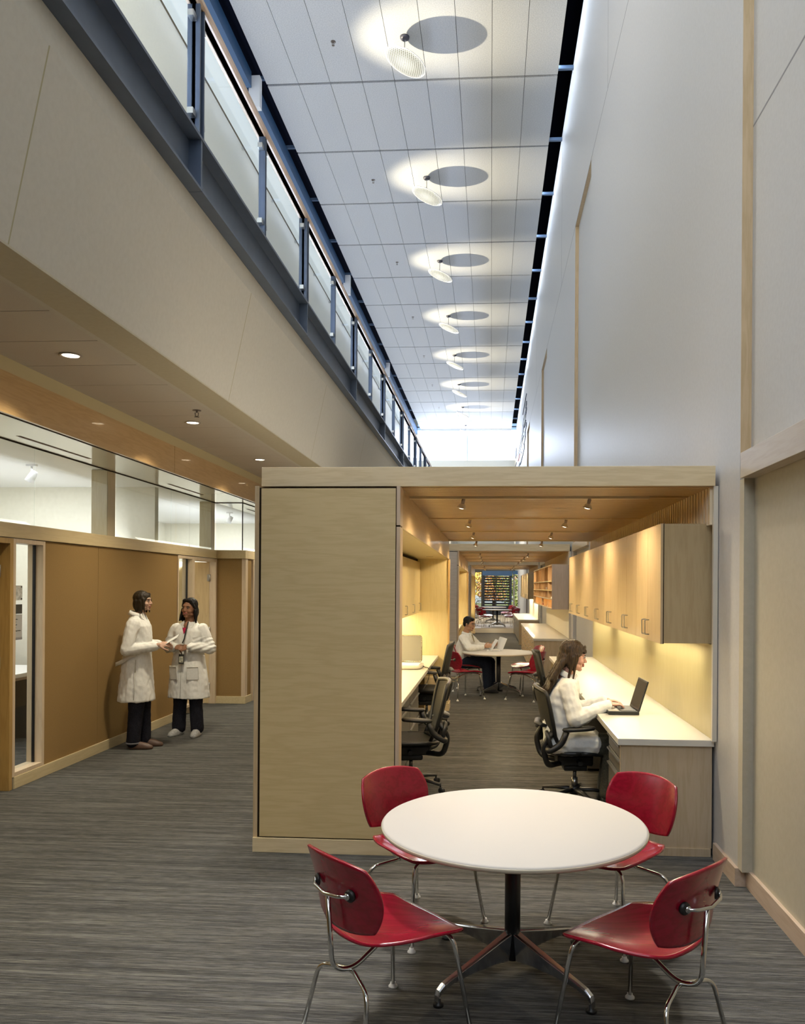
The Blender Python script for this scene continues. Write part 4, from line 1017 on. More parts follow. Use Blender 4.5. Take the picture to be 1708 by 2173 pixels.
pf = thing('photo_frame', 'grey framed picture leaning on the office desk', 'picture', (-5.65, 7.35, 0.742), radians(-78))
MB().box(-0.13, 0.13, 0, 0.015, 0, 0.34).build('frame', mat('picture_frame', (0.16, 0.14, 0.16), 0.4), pf)
MB().box(-0.10, 0.10, -0.003, 0.0, 0.03, 0.31).build('picture', noisy('grey_picture', (0.45, 0.45, 0.45), (0.85, 0.85, 0.85), (14, 14, 14), 0.6, world=False), pf)
tag(MB().box(-5.45, -5.15, 7.0, 7.5, 0.742, 0.80).build('paper_stack', PAPER, None, 0.004), 'stack of white papers on the office desk', 'papers')
def track_light(loc, label):
    t = thing('track_light', label, 'lamp', loc)
    wm = bpy.data.materials.get('track_white') or mat('track_white', (0.85, 0.85, 0.86), 0.4)
    MB().box(-0.05, 0.05, -0.02, 0.02, -0.02, 0).tube([(0, 0, -0.02), (0, 0, -0.07)], 0.01, 8).build('bracket', wm, t)
    MB().lathe([(0.002, 0.05), (0.030, 0.045), (0.036, 0.0), (0.045, -0.07), (0.04, -0.07), (0.002, -0.05)], 20, M=Matrix.Translation((0.01, 0, -0.11)) @ Matrix.Rotation(radians(30), 4, 'Y')).build('head', wm, t)
    return t
track_light((-4.55, 7.55, 2.885), 'white track light behind the clerestory glass, nearer the camera')
track_light((-4.25, 12.6, 2.885), 'white track light behind the clerestory glass beyond the corridor corner')
# slots in the outer soffit
for y0_, y1_ in ((6.07, 7.2), (9.02, 10.11), (12.0, 13.1)):
    tag(MB().box(-3.79, -3.755, y0_, y1_, 2.8785, 2.881).build('air_slot', mat('slot_dark_%d' % int(y0_), (0.10, 0.05, 0.02), 0.8)), 'thin dark air slot in the glossy soffit, %s' % {6: 'nearest the camera', 9: 'second from the camera', 12: 'third from the camera'}[int(y0_)], 'vent')

# ------------------------------------------------------------------ FAR END: steel stair, planter, trees outside
SD = mat('stair_black', (0.008, 0.012, 0.022), 0.4)
st = thing('open_stair', 'black steel stair with open treads in front of the far window', 'stair', (0, 0, 0))
for k in range(12):
    z = 0.60 + 0.147*k
    MB().box(-0.36, 1.05, 43.0 + 0.25*k, 43.28 + 0.25*k, z, z + 0.078).build('tread', SD, st)
MB().box(-0.44, -0.36, 42.8, 46.2, 0.15, 2.55).box(1.05, 1.13, 42.8, 46.2, 0.15, 2.55).build('side_frame', SD, st)
MB().box(0.28, 0.31, 42.9, 46.2, 0.15, 2.4).build('middle_stringer', SD, st)
MB().box(-0.46, 1.15, 42.7, 42.9, 2.30, 2.56).build('header_beam', BLUE, st)
MB().box(-0.36, 1.05, 43.0, 43.05, 0.15, 0.60).build('lower_riser', SD, st)
tag(MB().box(1.17, 1.5, 42.7, 42.85, 2.38, 2.56).build('side_beam', BLUE), 'short blue steel beam right of the stair head', 'beam')
FOL = [noisy('leaf_yellow', (0.75, 0.50, 0.05), (0.95, 0.72, 0.15), (5, 5, 5), 0.6), noisy('leaf_green', (0.20, 0.26, 0.05), (0.45, 0.45, 0.10), (5, 5, 5), 0.6), noisy('leaf_rust', (0.45, 0.16, 0.04), (0.75, 0.34, 0.10), (5, 5, 5), 0.6)]
BARK = mat('bark', (0.06, 0.04, 0.03), 0.9)
def tree(x, y, h, seed, m, label):
    rr = random.Random(seed); t = thing('tree', label, 'tree', (x, y, -0.75))
    tr = MB().tube([(0, 0, 0), (0.05, 0, h*0.4), (0, 0.05, h*0.8)], 0.1, 8, rs=[0.14, 0.10, 0.04])
    for k in range(7):
        a = rr.random()*6.28; tr.tube([(0, 0, h*(0.3 + 0.07*k)), (0.8*cos(a), 0.8*sin(a), h*(0.42 + 0.07*k))], 0.03, 6)
    tr.build('trunk', BARK, t)
    f = MB()
    for k in range(4200):
        a = rr.random()*6.28; q = rr.random()**0.5; zz = h*(0.22 + 0.78*rr.random()); R_ = 1.9 * sin(min(pi, (zz/h - 0.1)*pi/0.95 + 0.1))
        c = Vector((q*R_*cos(a), q*R_*sin(a), zz)); u = Vector((rr.gauss(0,1), rr.gauss(0,1), rr.gauss(0,1))).normalized(); w_ = u.orthogonal().normalized()
        s_ = 0.05 + 0.06*rr.random(); f.add([c - u*s_, c + w_*s_*0.6, c + u*s_, c - w_*s_*0.6], [(0,1,2,3)])
    f.build('foliage', m, t); return t
tree(-2.4, 51.5, 6.5, 1, FOL[0], 'yellow-leaved tree outside the left part of the far window')
tree(0.2, 55.5, 7.0, 2, FOL[2], 'rust-leaved tree outside, behind the left half of the stair')
tree(1.9, 50.2, 5.5, 3, FOL[1], 'green tree outside, behind the right half of the stair')
tree(-2.6, 57.5, 8.0, 5, FOL[0], 'tall yellow tree outside, behind the others')
tree(-0.6, 60.5, 8.0, 6, FOL[0], 'tall yellow tree outside, behind the rust-leaved one')
pt = thing('potted_plant', 'dark-leaved potted plant by the far left window', 'plant', (-0.78, 38.5, 0.15))
MB().lathe([(0.02, 0), (0.16, 0), (0.21, 0.38), (0.18, 0.38), (0.17, 0.34), (0.02, 0.34)], 20).build('pot', mat('pot_grey', (0.3, 0.32, 0.38), 0.5), pt)
lf = MB(); rr = random.Random(9)
for k in range(26):
    a = rr.random()*6.28; l = 0.35 + 0.3*rr.random(); hgt = 0.5 + 0.5*rr.random()
    pts = [(0, 0, 0.34), (0.35*l*cos(a), 0.35*l*sin(a), 0.34 + hgt*0.7), (l*cos(a), l*sin(a), 0.34 + hgt*0.65)]
    lf.tube(arc_path(pts, 0.3, 4), 0.012, 5, flat=0.35)
lf.build('leaves', mat('dark_leaf', (0.03, 0.05, 0.02), 0.5), pt)
tag(MB().loft([(0,0,0,0.25,0.25,4),(0,0,0.4,0.27,0.27,4),(0,0,0.42,0.2,0.2,4)], 20).lathe([(0.02,0.4),(0.24,0.4),(0.26,0.85),(0.02,0.9)], 16).build('lounge_chair', RED, None, loc=(-1.15, 37.2, 0.15)), 'red upholstered seat beside the potted plant at the far left', 'chair')

# ------------------------------------------------------------------ PEOPLE
def remesh(mb, name, m, parent=None, voxel=0.006, smooth=4, fac=0.5, disp=None):
    """fuses overlapping closed shapes into one continuous surface, smooths it, then applies cloth or hair relief"""
    o = bpy.data.objects.new('tmp', mb.mesh('tmp')); COL.objects.link(o)
    r = o.modifiers.new('r', 'REMESH'); r.mode = 'VOXEL'; r.voxel_size = voxel; r.use_smooth_shade = True
    if smooth:
        s_ = o.modifiers.new('s', 'SMOOTH'); s_.factor = fac; s_.iterations = smooth
    dg = bpy.context.evaluated_depsgraph_get(); me = bpy.data.meshes.new_from_object(o.evaluated_get(dg)); me.name = name
    bpy.data.objects.remove(o)
    if disp:
        nrm = [v.normal.copy() for v in me.vertices]
        for v, n_ in zip(me.vertices, nrm): v.co += n_ * disp(v.co, n_)
    me.materials.clear(); me.materials.append(m)
    me.polygons.foreach_set('use_smooth', [True]*len(me.polygons)); me.update()
    c = bpy.data.objects.new(name, me); COL.objects.link(c)
    if parent is not None: c.parent = parent
    return c
def skin(name, c):
    m = noisy(name, tuple(x*0.94 for x in c), c, (30, 30, 30), 0.5, spec=0.35)
    b = m.node_tree.nodes['Principled BSDF']; b.inputs['Subsurface Weight'].default_value = 0.08; b.inputs['Subsurface Radius'].default_value = (0.02, 0.008, 0.004)
    return m
def hairmat(name, c1, c2):
    m = mat(name, c1, 0.5, spec=0.3); nt, nl, b = N(m)
    f = noise_tex(nt, nl, tex_coord(nt, nl, (150, 150, 12), False), 1.0, 3)
    nl.new(ramp(nt, nl, f, [(0.38, c1), (0.66, c2)]), b.inputs['Base Color']); return m
COAT = noisy('lab_coat_cotton', (0.76, 0.755, 0.71), (0.81, 0.805, 0.765), (50, 50, 50), 0.85, spec=0.15, world=False, bmp=0.1, bd=0.002)
DENIM = noisy('dark_trousers', (0.010, 0.010, 0.014), (0.022, 0.022, 0.030), (120, 120, 120), 0.9, spec=0.15, world=False)
DENIMB = noisy('navy_trousers', (0.012, 0.018, 0.034), (0.022, 0.030, 0.052), (120, 120, 120), 0.9, spec=0.15, world=False)
LIP = mat('lips', (0.36, 0.10, 0.085), 0.4); TEETH = mat('teeth', (0.75, 0.72, 0.66), 0.3)
EYEW = mat('eye_white', (0.48, 0.46, 0.43), 0.4); IRIS = mat('iris_dark', (0.015, 0.009, 0.006), 0.15)
def head_parts(mb, M):
    """skull, face, nose, jaw and ears; head faces +Y, chin about 0.115 below the centre"""
    e = lambda c, r, R=None: mb.ell(c, r, R, M=M)
    e((0, -0.018, 0.034), (0.074, 0.090, 0.078)); e((0, 0.016, -0.010), (0.064, 0.070, 0.082)); e((0, 0.022, -0.060), (0.052, 0.056, 0.046))
    e((0, 0.062, -0.092), (0.022, 0.020, 0.016)); e((0, 0.060, 0.028), (0.052, 0.026, 0.020))
    for s_ in (-1, 1):
        e((s_*0.036, 0.052, -0.030), (0.025, 0.026, 0.022)); e((s_*0.075, -0.010, -0.012), (0.009, 0.018, 0.030)); e((s_*0.011, 0.090, -0.030), (0.008, 0.009, 0.007))
        e((s_*0.044, 0.012, -0.070), (0.018, 0.040, 0.022))
    mb.cone((0, 0.078, 0.012), 0.008, (0, 0.101, -0.026), 0.0105, M=M)
    e((0, 0.079, -0.050), (0.024, 0.012, 0.010)); e((0, 0.078, -0.066), (0.019, 0.012, 0.007))
    mb.cone((0, -0.018, -0.05), 0.050, (0, -0.040, -0.185), 0.054, M=M)
def face(M, parent, smile=False, brow=(0.012, 0.008, 0.006)):
    bm_ = bpy.data.materials.get('brow') or mat('brow', brow, 0.8)
    for s_ in (-1, 1):
        MB().ell((s_*0.031, 0.0755, 0.006), (0.0125, 0.0075, 0.0052), M=M).build('eye', EYEW, parent)
        MB().ell((s_*0.031 - 0.002, 0.0825, 0.006), (0.0062, 0.0035, 0.0056), M=M).build('iris', IRIS, parent)
        MB().tube([(s_*0.016, 0.0835, 0.0245), (s_*0.032, 0.0845, 0.029), (s_*0.049, 0.073, 0.0245)], 0.0028, 6, M=M).build('eyebrow', bm_, parent)
        MB().tube([(s_*0.018, 0.0835, 0.0105), (s_*0.031, 0.0855, 0.0145), (s_*0.044, 0.0770, 0.0105)], 0.0016, 6, M=M).build('eyelid', bm_, parent)
    if smile:
        MB().tube([(-0.026, 0.079, -0.047), (-0.012, 0.0895, -0.0535), (0, 0.091, -0.0545), (0.012, 0.0895, -0.0535), (0.026, 0.079, -0.047)], 0.0038, 8, M=M).tube([(-0.025, 0.079, -0.049), (-0.012, 0.088, -0.0635), (0, 0.090, -0.0665), (0.012, 0.088, -0.0635), (0.025, 0.079, -0.049)], 0.0042, 8, M=M).build('lips', LIP, parent)
        MB().ell((0, 0.0835, -0.0565), (0.019, 0.007, 0.0062), M=M).build('teeth', TEETH, parent)
    else:
        MB().tube([(-0.021, 0.082, -0.056), (0, 0.0915, -0.0545), (0.021, 0.082, -0.056)], 0.0034, 8, M=M).tube([(-0.018, 0.082, -0.0595), (0, 0.0905, -0.0625), (0.018, 0.082, -0.0595)], 0.0040, 8, M=M).build('lips', LIP, parent)
def hand_parts(mb, wrist, palm_dir, nrm_dir, curl, side, scale=1.0, spread=1.0, thumb_curl=0.4):
    """palm and five jointed fingers. palm_dir: wrist to knuckles, nrm_dir: out of the back of the hand"""
    a = Vector(palm_dir).normalized(); n = Vector(nrm_dir); n = (n - a * n.dot(a)).normalized(); b = a.cross(n).normalized() * side
    w = Vector(wrist); k = scale
    mb.cone(w - a*0.03*k, 0.023*k, w + a*0.012*k, 0.024*k)
    R = Matrix((b, a, n)).transposed()
    mb.ell(w + a*0.050*k, (0.038*k, 0.050*k, 0.014*k), R.to_3x3())
    for i, (off, L, r) in enumerate([(-0.029, 0.062, 0.0078), (-0.010, 0.072, 0.0082), (0.010, 0.067, 0.0080), (0.028, 0.052, 0.0070)]):
        p = w + a*(0.088 - abs(off)*0.22)*k + b*off*k; ang = 0.12 + curl * (0.9 + 0.12*i)
        d = a
        for j, f in enumerate((0.45, 0.32, 0.23)):
            t_ = ang * (0.55 + j*0.75)
            d = (a*cos(t_) - n*sin(t_) + b*off*1.2*spread).normalized()
            q = p + d*L*f*k*1.05; mb.cone(p, r*k*(1.05 - 0.09*j), q, r*k*(0.96 - 0.10*j), n=10); p = q
    # thumb from the side of the palm near its base
    p = w + a*0.022*k - b*0.026*k; d = (a*0.65 - b*0.62 - n*0.25).normalized()
    q = p + d*0.040*k; mb.cone(p, 0.0125*k, q, 0.0105*k); d2_ = (a*0.9 - b*(0.35 - 0.5*thumb_curl) - n*(0.25 + 0.5*thumb_curl)).normalized()
    r_ = q + d2_*0.031*k; mb.cone(q, 0.0100*k, r_, 0.0090*k); mb.cone(r_, 0.009*k, r_ + d2_*0.022*k, 0.0072*k)
def folds(co, n, f=1.0):
    a = noise.noise(Vector((co.x*13, co.y*13, co.z*4.0))); b = noise.noise(Vector((co.x*30 + 5, co.y*30, co.z*22)))
    return f * (0.0085*a + 0.0045*b)
def xf(o, loc, rz):
    o.location = loc; o.rotation_euler = (0, 0, rz)
def collar(M, parent, r=0.075, op=0.6, drop=0.10):
    """turned-down collar: a band round the neck with two lapels in front"""
    pts = []
    for k in range(17):
        a = radians(90) + op/1.0 + (2*pi - 2*op)*k/16; pts.append(Vector((r*cos(a), r*0.95*sin(a) - 0.012, 0.0 + 0.018*cos(a - radians(270)))))
    vs = []; fs = []
    for p in pts:
        d = Vector((p.x, p.y, 0)).normalized(); vs += [p + Vector((0,0,0.018)), p + d*0.008 + Vector((0,0,0.020)), p + d*0.028 + Vector((0,0,-0.022)), p + d*0.020 + Vector((0,0,-0.026))]
    for k in range(len(pts)-1):
        for j in range(4): fs.append((k*4 + j, k*4 + (j+1)%4, (k+1)*4 + (j+1)%4, (k+1)*4 + j))
    fs += [(3,2,1,0), tuple(len(vs)-4 + j for j in range(4))]
    mb = MB().add([M @ v for v in vs], fs, True)
    for s_ in (-1, 1):
        q = [(s_*0.030, r*0.86, 0.012), (s_*0.085, r*0.66, -0.012), (s_*0.078, r*1.05, -0.055), (s_*0.008, r*1.45, -drop)]
        vv = [M @ Vector(p) for p in q] + [M @ (Vector(p) + Vector((0, 0.010, 0.006))) for p in q]
        mb.add(vv, [(0,1,2,3), (7,6,5,4), (0,4,5,1), (1,5,6,2), (2,6,7,3), (3,7,4,0)])
    return mb.build('collar', COAT, parent)

def ribbon(path, h, th):
    vs = []; fs = []
    for p in path:
        for dx_, dz_ in ((0, -h/2), (th, -h/2), (th, h/2), (0, h/2)): vs.append(Vector(p) + Vector((dx_, 0, dz_)))
    for k in range(len(path)-1):
        for j in range(4): fs.append((k*4 + j, k*4 + (j+1)%4, (k+1)*4 + (j+1)%4, (k+1)*4 + j))
    fs += [(3,2,1,0), tuple(len(vs)-4 + j for j in range(4))]
    return MB().add(vs, fs, True)
# ---- woman in profile, left, handing over papers
def woman_profile():
    sk = skin('skin_fair', (0.56, 0.34, 0.24)); b = MB()
    HZ = 1.525; Mh = Matrix.Translation((0.0, 0.035, HZ)) @ Matrix.Rotation(radians(-6), 4, 'Z') @ Matrix.Scale(0.90, 4)
    head_parts(b, Mh)
    b.loft([(0,-0.01,0.80,0.13,0.09), (0,0,1.0,0.11,0.08), (0,0,1.2,0.12,0.08), (0,-0.01,1.33,0.08,0.06)], 16)
    # right arm (towards the camera) and left arm, elbows bent, hands forward
    for s_, el, wr in ((1, (0.205, -0.045, 1.03), (0.10, 0.215, 1.075)), (-1, (-0.20, -0.03, 1.04), (-0.05, 0.21, 1.08))):
        b.cone((s_*0.155, -0.01, 1.30), 0.042, el, 0.034); b.cone(el, 0.032, wr, 0.021)
    hand_parts(b, (0.10, 0.225, 1.077), (-0.28, 1, 0.10), (0.75, 0.1, 0.75), 0.75, -1, 0.95, thumb_curl=0.2)
    hand_parts(b, (-0.05, 0.22, 1.082), (0.15, 1, 0.0), (-0.6, 0, 0.8), 0.8, 1, 0.95)
    for s_ in (-1, 1):
        b.cone((s_*0.075, 0, 0.84), 0.07, (s_*0.08, 0.02, 0.46), 0.045); b.cone((s_*0.08, 0.02, 0.46), 0.045, (s_*0.085, -0.01, 0.09), 0.03)
    P = remesh(b, 'person', sk, None, 0.0048, 3)
    tag(P, 'person with a brown bob and white lab coat in profile, holding papers by the wall', 'person')
    # lab coat: torso, A-line skirt and sleeves fused
    c = MB()
    c.loft([(0,-0.03,0.490,0.185,0.178,2.3), (0,-0.03,0.50,0.190,0.182,2.3), (0,-0.026,0.70,0.175,0.165,2.3), (0,-0.02,0.90,0.160,0.148,2.2), (0,-0.012,1.02,0.148,0.132,2.2), (0,-0.01,1.15,0.158,0.128,2.2), (0,-0.012,1.27,0.172,0.115,2.4), (0,-0.018,1.335,0.150,0.090,2.2), (0,-0.022,1.375,0.088,0.070,2.0), (0,-0.024,1.395,0.062,0.056)], 36)
    for s_, el, wr in ((1, (0.215, -0.06, 1.03), (0.105, 0.170, 1.062)), (-1, (-0.205, -0.04, 1.04), (-0.06, 0.165, 1.07))):
        c.cone((s_*0.145, -0.015, 1.29), 0.070, el, 0.062); c.cone(el, 0.062, wr, 0.052); c.cone(wr, 0.052, tuple(Vector(wr) + (Vector(wr) - Vector(el)).normalized()*0.02), 0.048)
    def dd(co, n):
        f = folds(co, n)
        if co.z < 0.95 and abs(n.z) < 0.6: f += 0.010 * sin(math.atan2(co.y + 0.03, co.x)*7 + co.z*3) * (0.95 - co.z)
        return f
    ct = remesh(c, 'lab_coat', COAT, P, 0.007, 3, disp=dd)
    collar(Matrix.Translation((0, -0.018, 1.395)), P, 0.062, 0.6, 0.09)
    ribbon([(0.160, 0.015, 0.985), (0.168, -0.045, 0.96), (0.160, -0.10, 0.925), (0.135, -0.155, 0.895), (0.110, -0.205, 0.875)], 0.042, 0.004).build('belt', COAT, ct)
    MB().tube([(0.176, 0.02, 0.93), (0.186, 0.02, 0.80)], 0.004, 6).tube([(0.186, 0.02, 0.80), (0.198, 0.01, 0.52)], 0.0025, 6).build('pocket_slit', mat('seam_grey', (0.42, 0.41, 0.34), 0.9), ct)
    t = MB()
    for s_, y_ in ((-1, 0.045), (1, -0.01)):
        t.cone((s_*0.075, 0.0, 0.70), 0.092, (s_*0.078, y_*0.4, 0.40), 0.078); t.cone((s_*0.078, y_*0.4, 0.40), 0.076, (s_*0.080, y_ - 0.02, 0.075), 0.072)
    remesh(t, 'trousers', DENIM, P, 0.008, 3, disp=lambda co, n: folds(co, n, 0.8))
    SH = mat('brown_clogs', (0.10, 0.055, 0.035), 0.5)
    for s_, y_ in ((-1, 0.045), (1, -0.01)):
        MB().loft([(s_*0.08, y_ + 0.06, 0.0, 0.038, 0.115, 2.6), (s_*0.08, y_ + 0.06, 0.014, 0.044, 0.125, 2.6), (s_*0.08, y_ + 0.052, 0.038, 0.043, 0.118, 2.4), (s_*0.08, y_ + 0.030, 0.062, 0.036, 0.085, 2.2), (s_*0.08, y_ + 0.0, 0.075, 0.028, 0.05)], 24).build('shoe', SH, P)
    MB().lathe([(0.060, 0.055), (0.074, 0.055), (0.074, 0.072), (0.060, 0.072)], 20, c=(0.08, -0.03, 0)).build('trouser_cuff', mat('cuff_grey', (0.13, 0.13, 0.14), 0.9), P)
    # brown bob
    h = MB()
    h.ell((0, -0.022, 0.042), (0.083, 0.099, 0.086), M=Mh); h.ell((0, -0.055, -0.03), (0.078, 0.062, 0.092), M=Mh)
    for s_ in (-1, 1):
        h.ell((s_*0.066, -0.008, -0.035), (0.020, 0.050, 0.088), M=Mh); h.cone((s_*0.070, 0.032, 0.02), 0.018, (s_*0.066, 0.046, -0.125), 0.007, M=Mh)
        h.cone((s_*0.072, 0.0, 0.0), 0.022, (s_*0.066, 0.012, -0.125), 0.010, M=Mh); h.cone((s_*0.060, -0.05, 0.0), 0.03, (s_*0.052, -0.055, -0.105), 0.018, M=Mh)
    h.cone((-0.035, 0.050, 0.080), 0.022, (0.045, 0.060, 0.052), 0.016, M=Mh); h.cone((0.045, 0.060, 0.055), 0.014, (0.064, 0.052, 0.01), 0.010, M=Mh); h.cone((-0.03, 0.055, 0.075), 0.016, (-0.060, 0.052, 0.01), 0.010, M=Mh)
    remesh(h, 'hair', hairmat('hair_brown', (0.012, 0.008, 0.004), (0.045, 0.030, 0.015)), P, 0.005, 3, disp=lambda co, n: 0.003*noise.noise(Vector((co.x*90, co.y*90, co.z*9))))
    face(Mh, P)
    MB().tube([(0.109, 0.175, 1.094), (0.128, 0.197, 1.066), (0.103, 0.21, 1.055)], 0.0045, 6).build('wristband', BLACKP, P)
    xf(P, (-3.655, 8.02, 0), radians(-84))
    # papers held, a thing of their own
    pp = MB(); pp.box(-0.055, 0.055, 0.0, 0.17, 0, 0.0025); pp.box(-0.05, 0.06, 0.006, 0.175, 0.004, 0.006)
    o = tag(pp.build('folded_papers', PAPER), 'folded white papers held out by the woman in profile', 'papers')
    MW = Matrix.Translation((-3.655, 8.02, 0)) @ Matrix.Rotation(radians(-84), 4, 'Z')
    p_ = MW @ Vector((0.035, 0.265, 1.075)); o.location = p_; o.rotation_euler = (radians(33), radians(16), radians(-80))
    return P
woman_profile()

# ---- smiling woman facing the hall, hands clasped at a lanyard badge
def woman_front():
    sk = skin('skin_brown', (0.30, 0.150, 0.085)); b = MB()
    HZ = 1.435; Mh = Matrix.Translation((-0.008, 0.012, HZ)) @ Matrix.Rotation(radians(-4), 4, 'Z') @ Matrix.Rotation(radians(-5), 4, 'Y') @ Matrix.Scale(0.96, 4)
    head_parts(b, Mh)
    b.loft([(0,-0.01,0.76,0.13,0.09), (0,0,0.95,0.11,0.08), (0,0,1.12,0.12,0.08), (0,-0.01,1.24,0.08,0.06)], 16); b.ell((0, 0.035, 1.235), (0.042, 0.050, 0.052))
    E_ = {1: (0.245, 0.00, 0.985), -1: (-0.255, 0.00, 0.985)}; Wr = {1: (0.085, 0.165, 1.005), -1: (-0.09, 0.160, 1.010)}
    for s_ in (1, -1):
        b.cone((s_*0.155, -0.01, 1.215), 0.042, E_[s_], 0.034); b.cone(E_[s_], 0.032, Wr[s_], 0.021)
    hand_parts(b, (0.078, 0.168, 1.005), (-1, 0.25, -0.05), (0.1, 0.7, 0.7), 0.85, 1, 0.88)
    hand_parts(b, (-0.083, 0.163, 1.012), (1, 0.25, -0.35), (-0.1, 0.8, 0.55), 0.65, -1, 0.88)
    for s_ in (-1, 1):
        b.cone((s_*0.085, 0, 0.80), 0.07, (s_*0.095, 0.01, 0.44), 0.045); b.cone((s_*0.095, 0.01, 0.44), 0.045, (s_*0.110, -0.01, 0.08), 0.03)
    P = remesh(b, 'person', sk, None, 0.0048, 3)
    tag(P, 'smiling person with black hair, white lab coat and a badge on a lanyard', 'person')
    c = MB()
    c.loft([(0,-0.01,0.425,0.232,0.150,2.6), (0,-0.01,0.435,0.235,0.152,2.6), (0,-0.01,0.62,0.215,0.148,2.5), (0,-0.008,0.82,0.188,0.135,2.4), (0,-0.006,0.95,0.165,0.122,2.3), (0,-0.006,1.08,0.172,0.120,2.3), (0,-0.008,1.175,0.186,0.106,2.6), (0,-0.015,1.225,0.165,0.088,2.3), (0,-0.02,1.262,0.105,0.068,2.0), (0,-0.024,1.278,0.070,0.050)], 40)
    for s_ in (1, -1):
        w2 = Vector(Wr[s_])*0.9 + Vector(E_[s_])*0.1
        c.cone((s_*0.158, -0.012, 1.20), 0.068, (E_[s_][0]*1.0, -0.012, E_[s_][2] + 0.0), 0.068); c.cone(E_[s_], 0.066, w2, 0.046); c.cone(w2, 0.036, Vector(Wr[s_]), 0.033)
    def dd(co, n):
        f = folds(co, n, 0.9)
        if co.z < 0.9 and abs(n.z) < 0.6: f += 0.007 * sin(math.atan2(co.y, co.x)*6 + 1) * (0.9 - co.z)
        if abs(co.x) > 0.10 and co.z < 1.12 and co.z > 0.9: f += 0.004*sin(co.z*120 + co.x*60)
        return f
    ct = remesh(c, 'lab_coat', COAT, P, 0.007, 3, disp=dd)
    collar(Matrix.Translation((0, -0.012, 1.272)), P, 0.068, 0.75, 0.095)
    SE = bpy.data.materials['seam_grey']
    for s_ in (-1, 1):
        pc = MB().box(-0.062, 0.062, -0.004, 0.006, -0.075, 0.075).build('pocket', COAT, ct, 0.003); pc.location = (s_*0.115, 0.128, 0.715); pc.rotation_euler = (radians(-4), 0, radians(-s_*24))
        MB().tube([(-0.062, 0.008, 0.066), (0.062, 0.008, 0.066)], 0.0022, 6).tube([(-0.060, 0.006, 0.072), (-0.062, 0.007, -0.072), (0.062, 0.007, -0.072), (0.060, 0.006, 0.072)], 0.0016, 6).build('pocket_hem', SE, pc)
    MB().tube([(0.012, 0.125, 1.16), (0.012, 0.131, 0.95), (0.014, 0.146, 0.70), (0.016, 0.156, 0.44)], 0.0022, 6).build('front_seam', SE, ct)
    MB().prism([(-0.030, 0.0), (0.030, 0.0), (0.0, -0.072)], 0.0, 0.012, 'y', M=Matrix.Translation((0.0, 0.080, 1.215)) @ Matrix.Rotation(radians(22), 4, 'X')).build('shirt', mat('magenta_shirt', (0.42, 0.01, 0.06), 0.8), P)
    LA = mat('lanyard', (0.02, 0.022, 0.022), 0.7)
    MB().tube([(-0.030, 0.070, 1.285), (-0.032, 0.122, 1.19), (-0.018, 0.136, 1.10), (-0.008, 0.158, 1.05)], 0.0075, 8, flat=0.3).tube([(-0.004, 0.195, 0.965), (-0.004, 0.170, 0.93)], 0.003, 6).build('lanyard', LA, P)
    bd = MB().box(-0.032, 0.032, -0.003, 0.003, -0.108, 0.0).build('badge', mat('badge_dark', (0.04, 0.04, 0.035), 0.3), P, 0.002); bd.location = (-0.004, 0.168, 0.928); bd.rotation_euler = (radians(4), 0, 0)
    MB().box(-0.024, 0.024, 0.003, 0.0042, -0.09, -0.025).build('badge_card', noisy('badge_print', (0.10, 0.12, 0.10), (0.70, 0.68, 0.55), (60, 60, 60), 0.3, world=False), bd)
    t = MB()
    for s_ in (-1, 1):
        t.cone((s_*0.085, 0.0, 0.62), 0.095, (s_*0.098, 0.01, 0.36), 0.078); t.cone((s_*0.098, 0.01, 0.36), 0.076, (s_*0.112, 0.0, 0.085), 0.076)
    remesh(t, 'trousers', DENIM, P, 0.008, 3, disp=lambda co, n: folds(co, n, 0.8))
    SH = noisy('grey_trainers', (0.30, 0.30, 0.29), (0.48, 0.48, 0.46), (40, 40, 40), 0.6, world=False)
    for s_ in (-1, 1):
        sh = MB().loft([(0, 0.05, 0.0, 0.042, 0.120, 2.6), (0, 0.05, 0.018, 0.047, 0.128, 2.6), (0, 0.045, 0.045, 0.044, 0.115, 2.4), (0, 0.01, 0.075, 0.036, 0.075, 2.2), (0, -0.01, 0.09, 0.03, 0.05)], 24).build('shoe', SH, P)
        sh.location = (s_*0.112, 0.0, 0); sh.rotation_euler = (0, 0, radians(-s_*10))
        MB().tube([(-0.02, 0.10, 0.058), (0.02, 0.105, 0.058)], 0.003, 6).tube([(-0.02, 0.08, 0.068), (0.02, 0.085, 0.068)], 0.003, 6).build('laces', PAPER, sh)
    h = MB()
    h.ell((0, -0.030, 0.046), (0.083, 0.092, 0.082), M=Mh); h.ell((0, -0.07, -0.04), (0.088, 0.050, 0.100), M=Mh)
    rq = random.Random(7)
    for s_ in (-1, 1):
        h.ell((s_*0.076, -0.030, -0.02), (0.018, 0.038, 0.075), M=Mh); h.cone((s_*0.040, 0.050, 0.088), 0.020, (s_*0.078, 0.012, 0.020), 0.014, M=Mh)
        for k in range(7):
            a = -0.006 - 0.016*k; h.cone((s_*(0.082 - 0.006*k), a, -0.02), 0.020, (s_*(0.094 - 0.009*k), a + 0.004, -0.095), 0.019, M=Mh); h.cone((s_*(0.094 - 0.009*k), a + 0.004, -0.095), 0.018, (s_*(0.112 - 0.010*k), a + 0.012, -0.150 - 0.018*rq.random()), 0.008, M=Mh)
    h.cone((-0.045, 0.048, 0.090), 0.020, (0.03, 0.056, 0.095), 0.018, M=Mh)
    remesh(h, 'hair', hairmat('hair_black', (0.003, 0.0026, 0.0026), (0.010, 0.008, 0.007)), P, 0.005, 3, disp=lambda co, n: 0.004*noise.noise(Vector((co.x*70, co.y*70, co.z*14))))
    face(Mh, P, True)
    xf(P, (-3.41, 8.74, 0), radians(173))
    return P
woman_front()

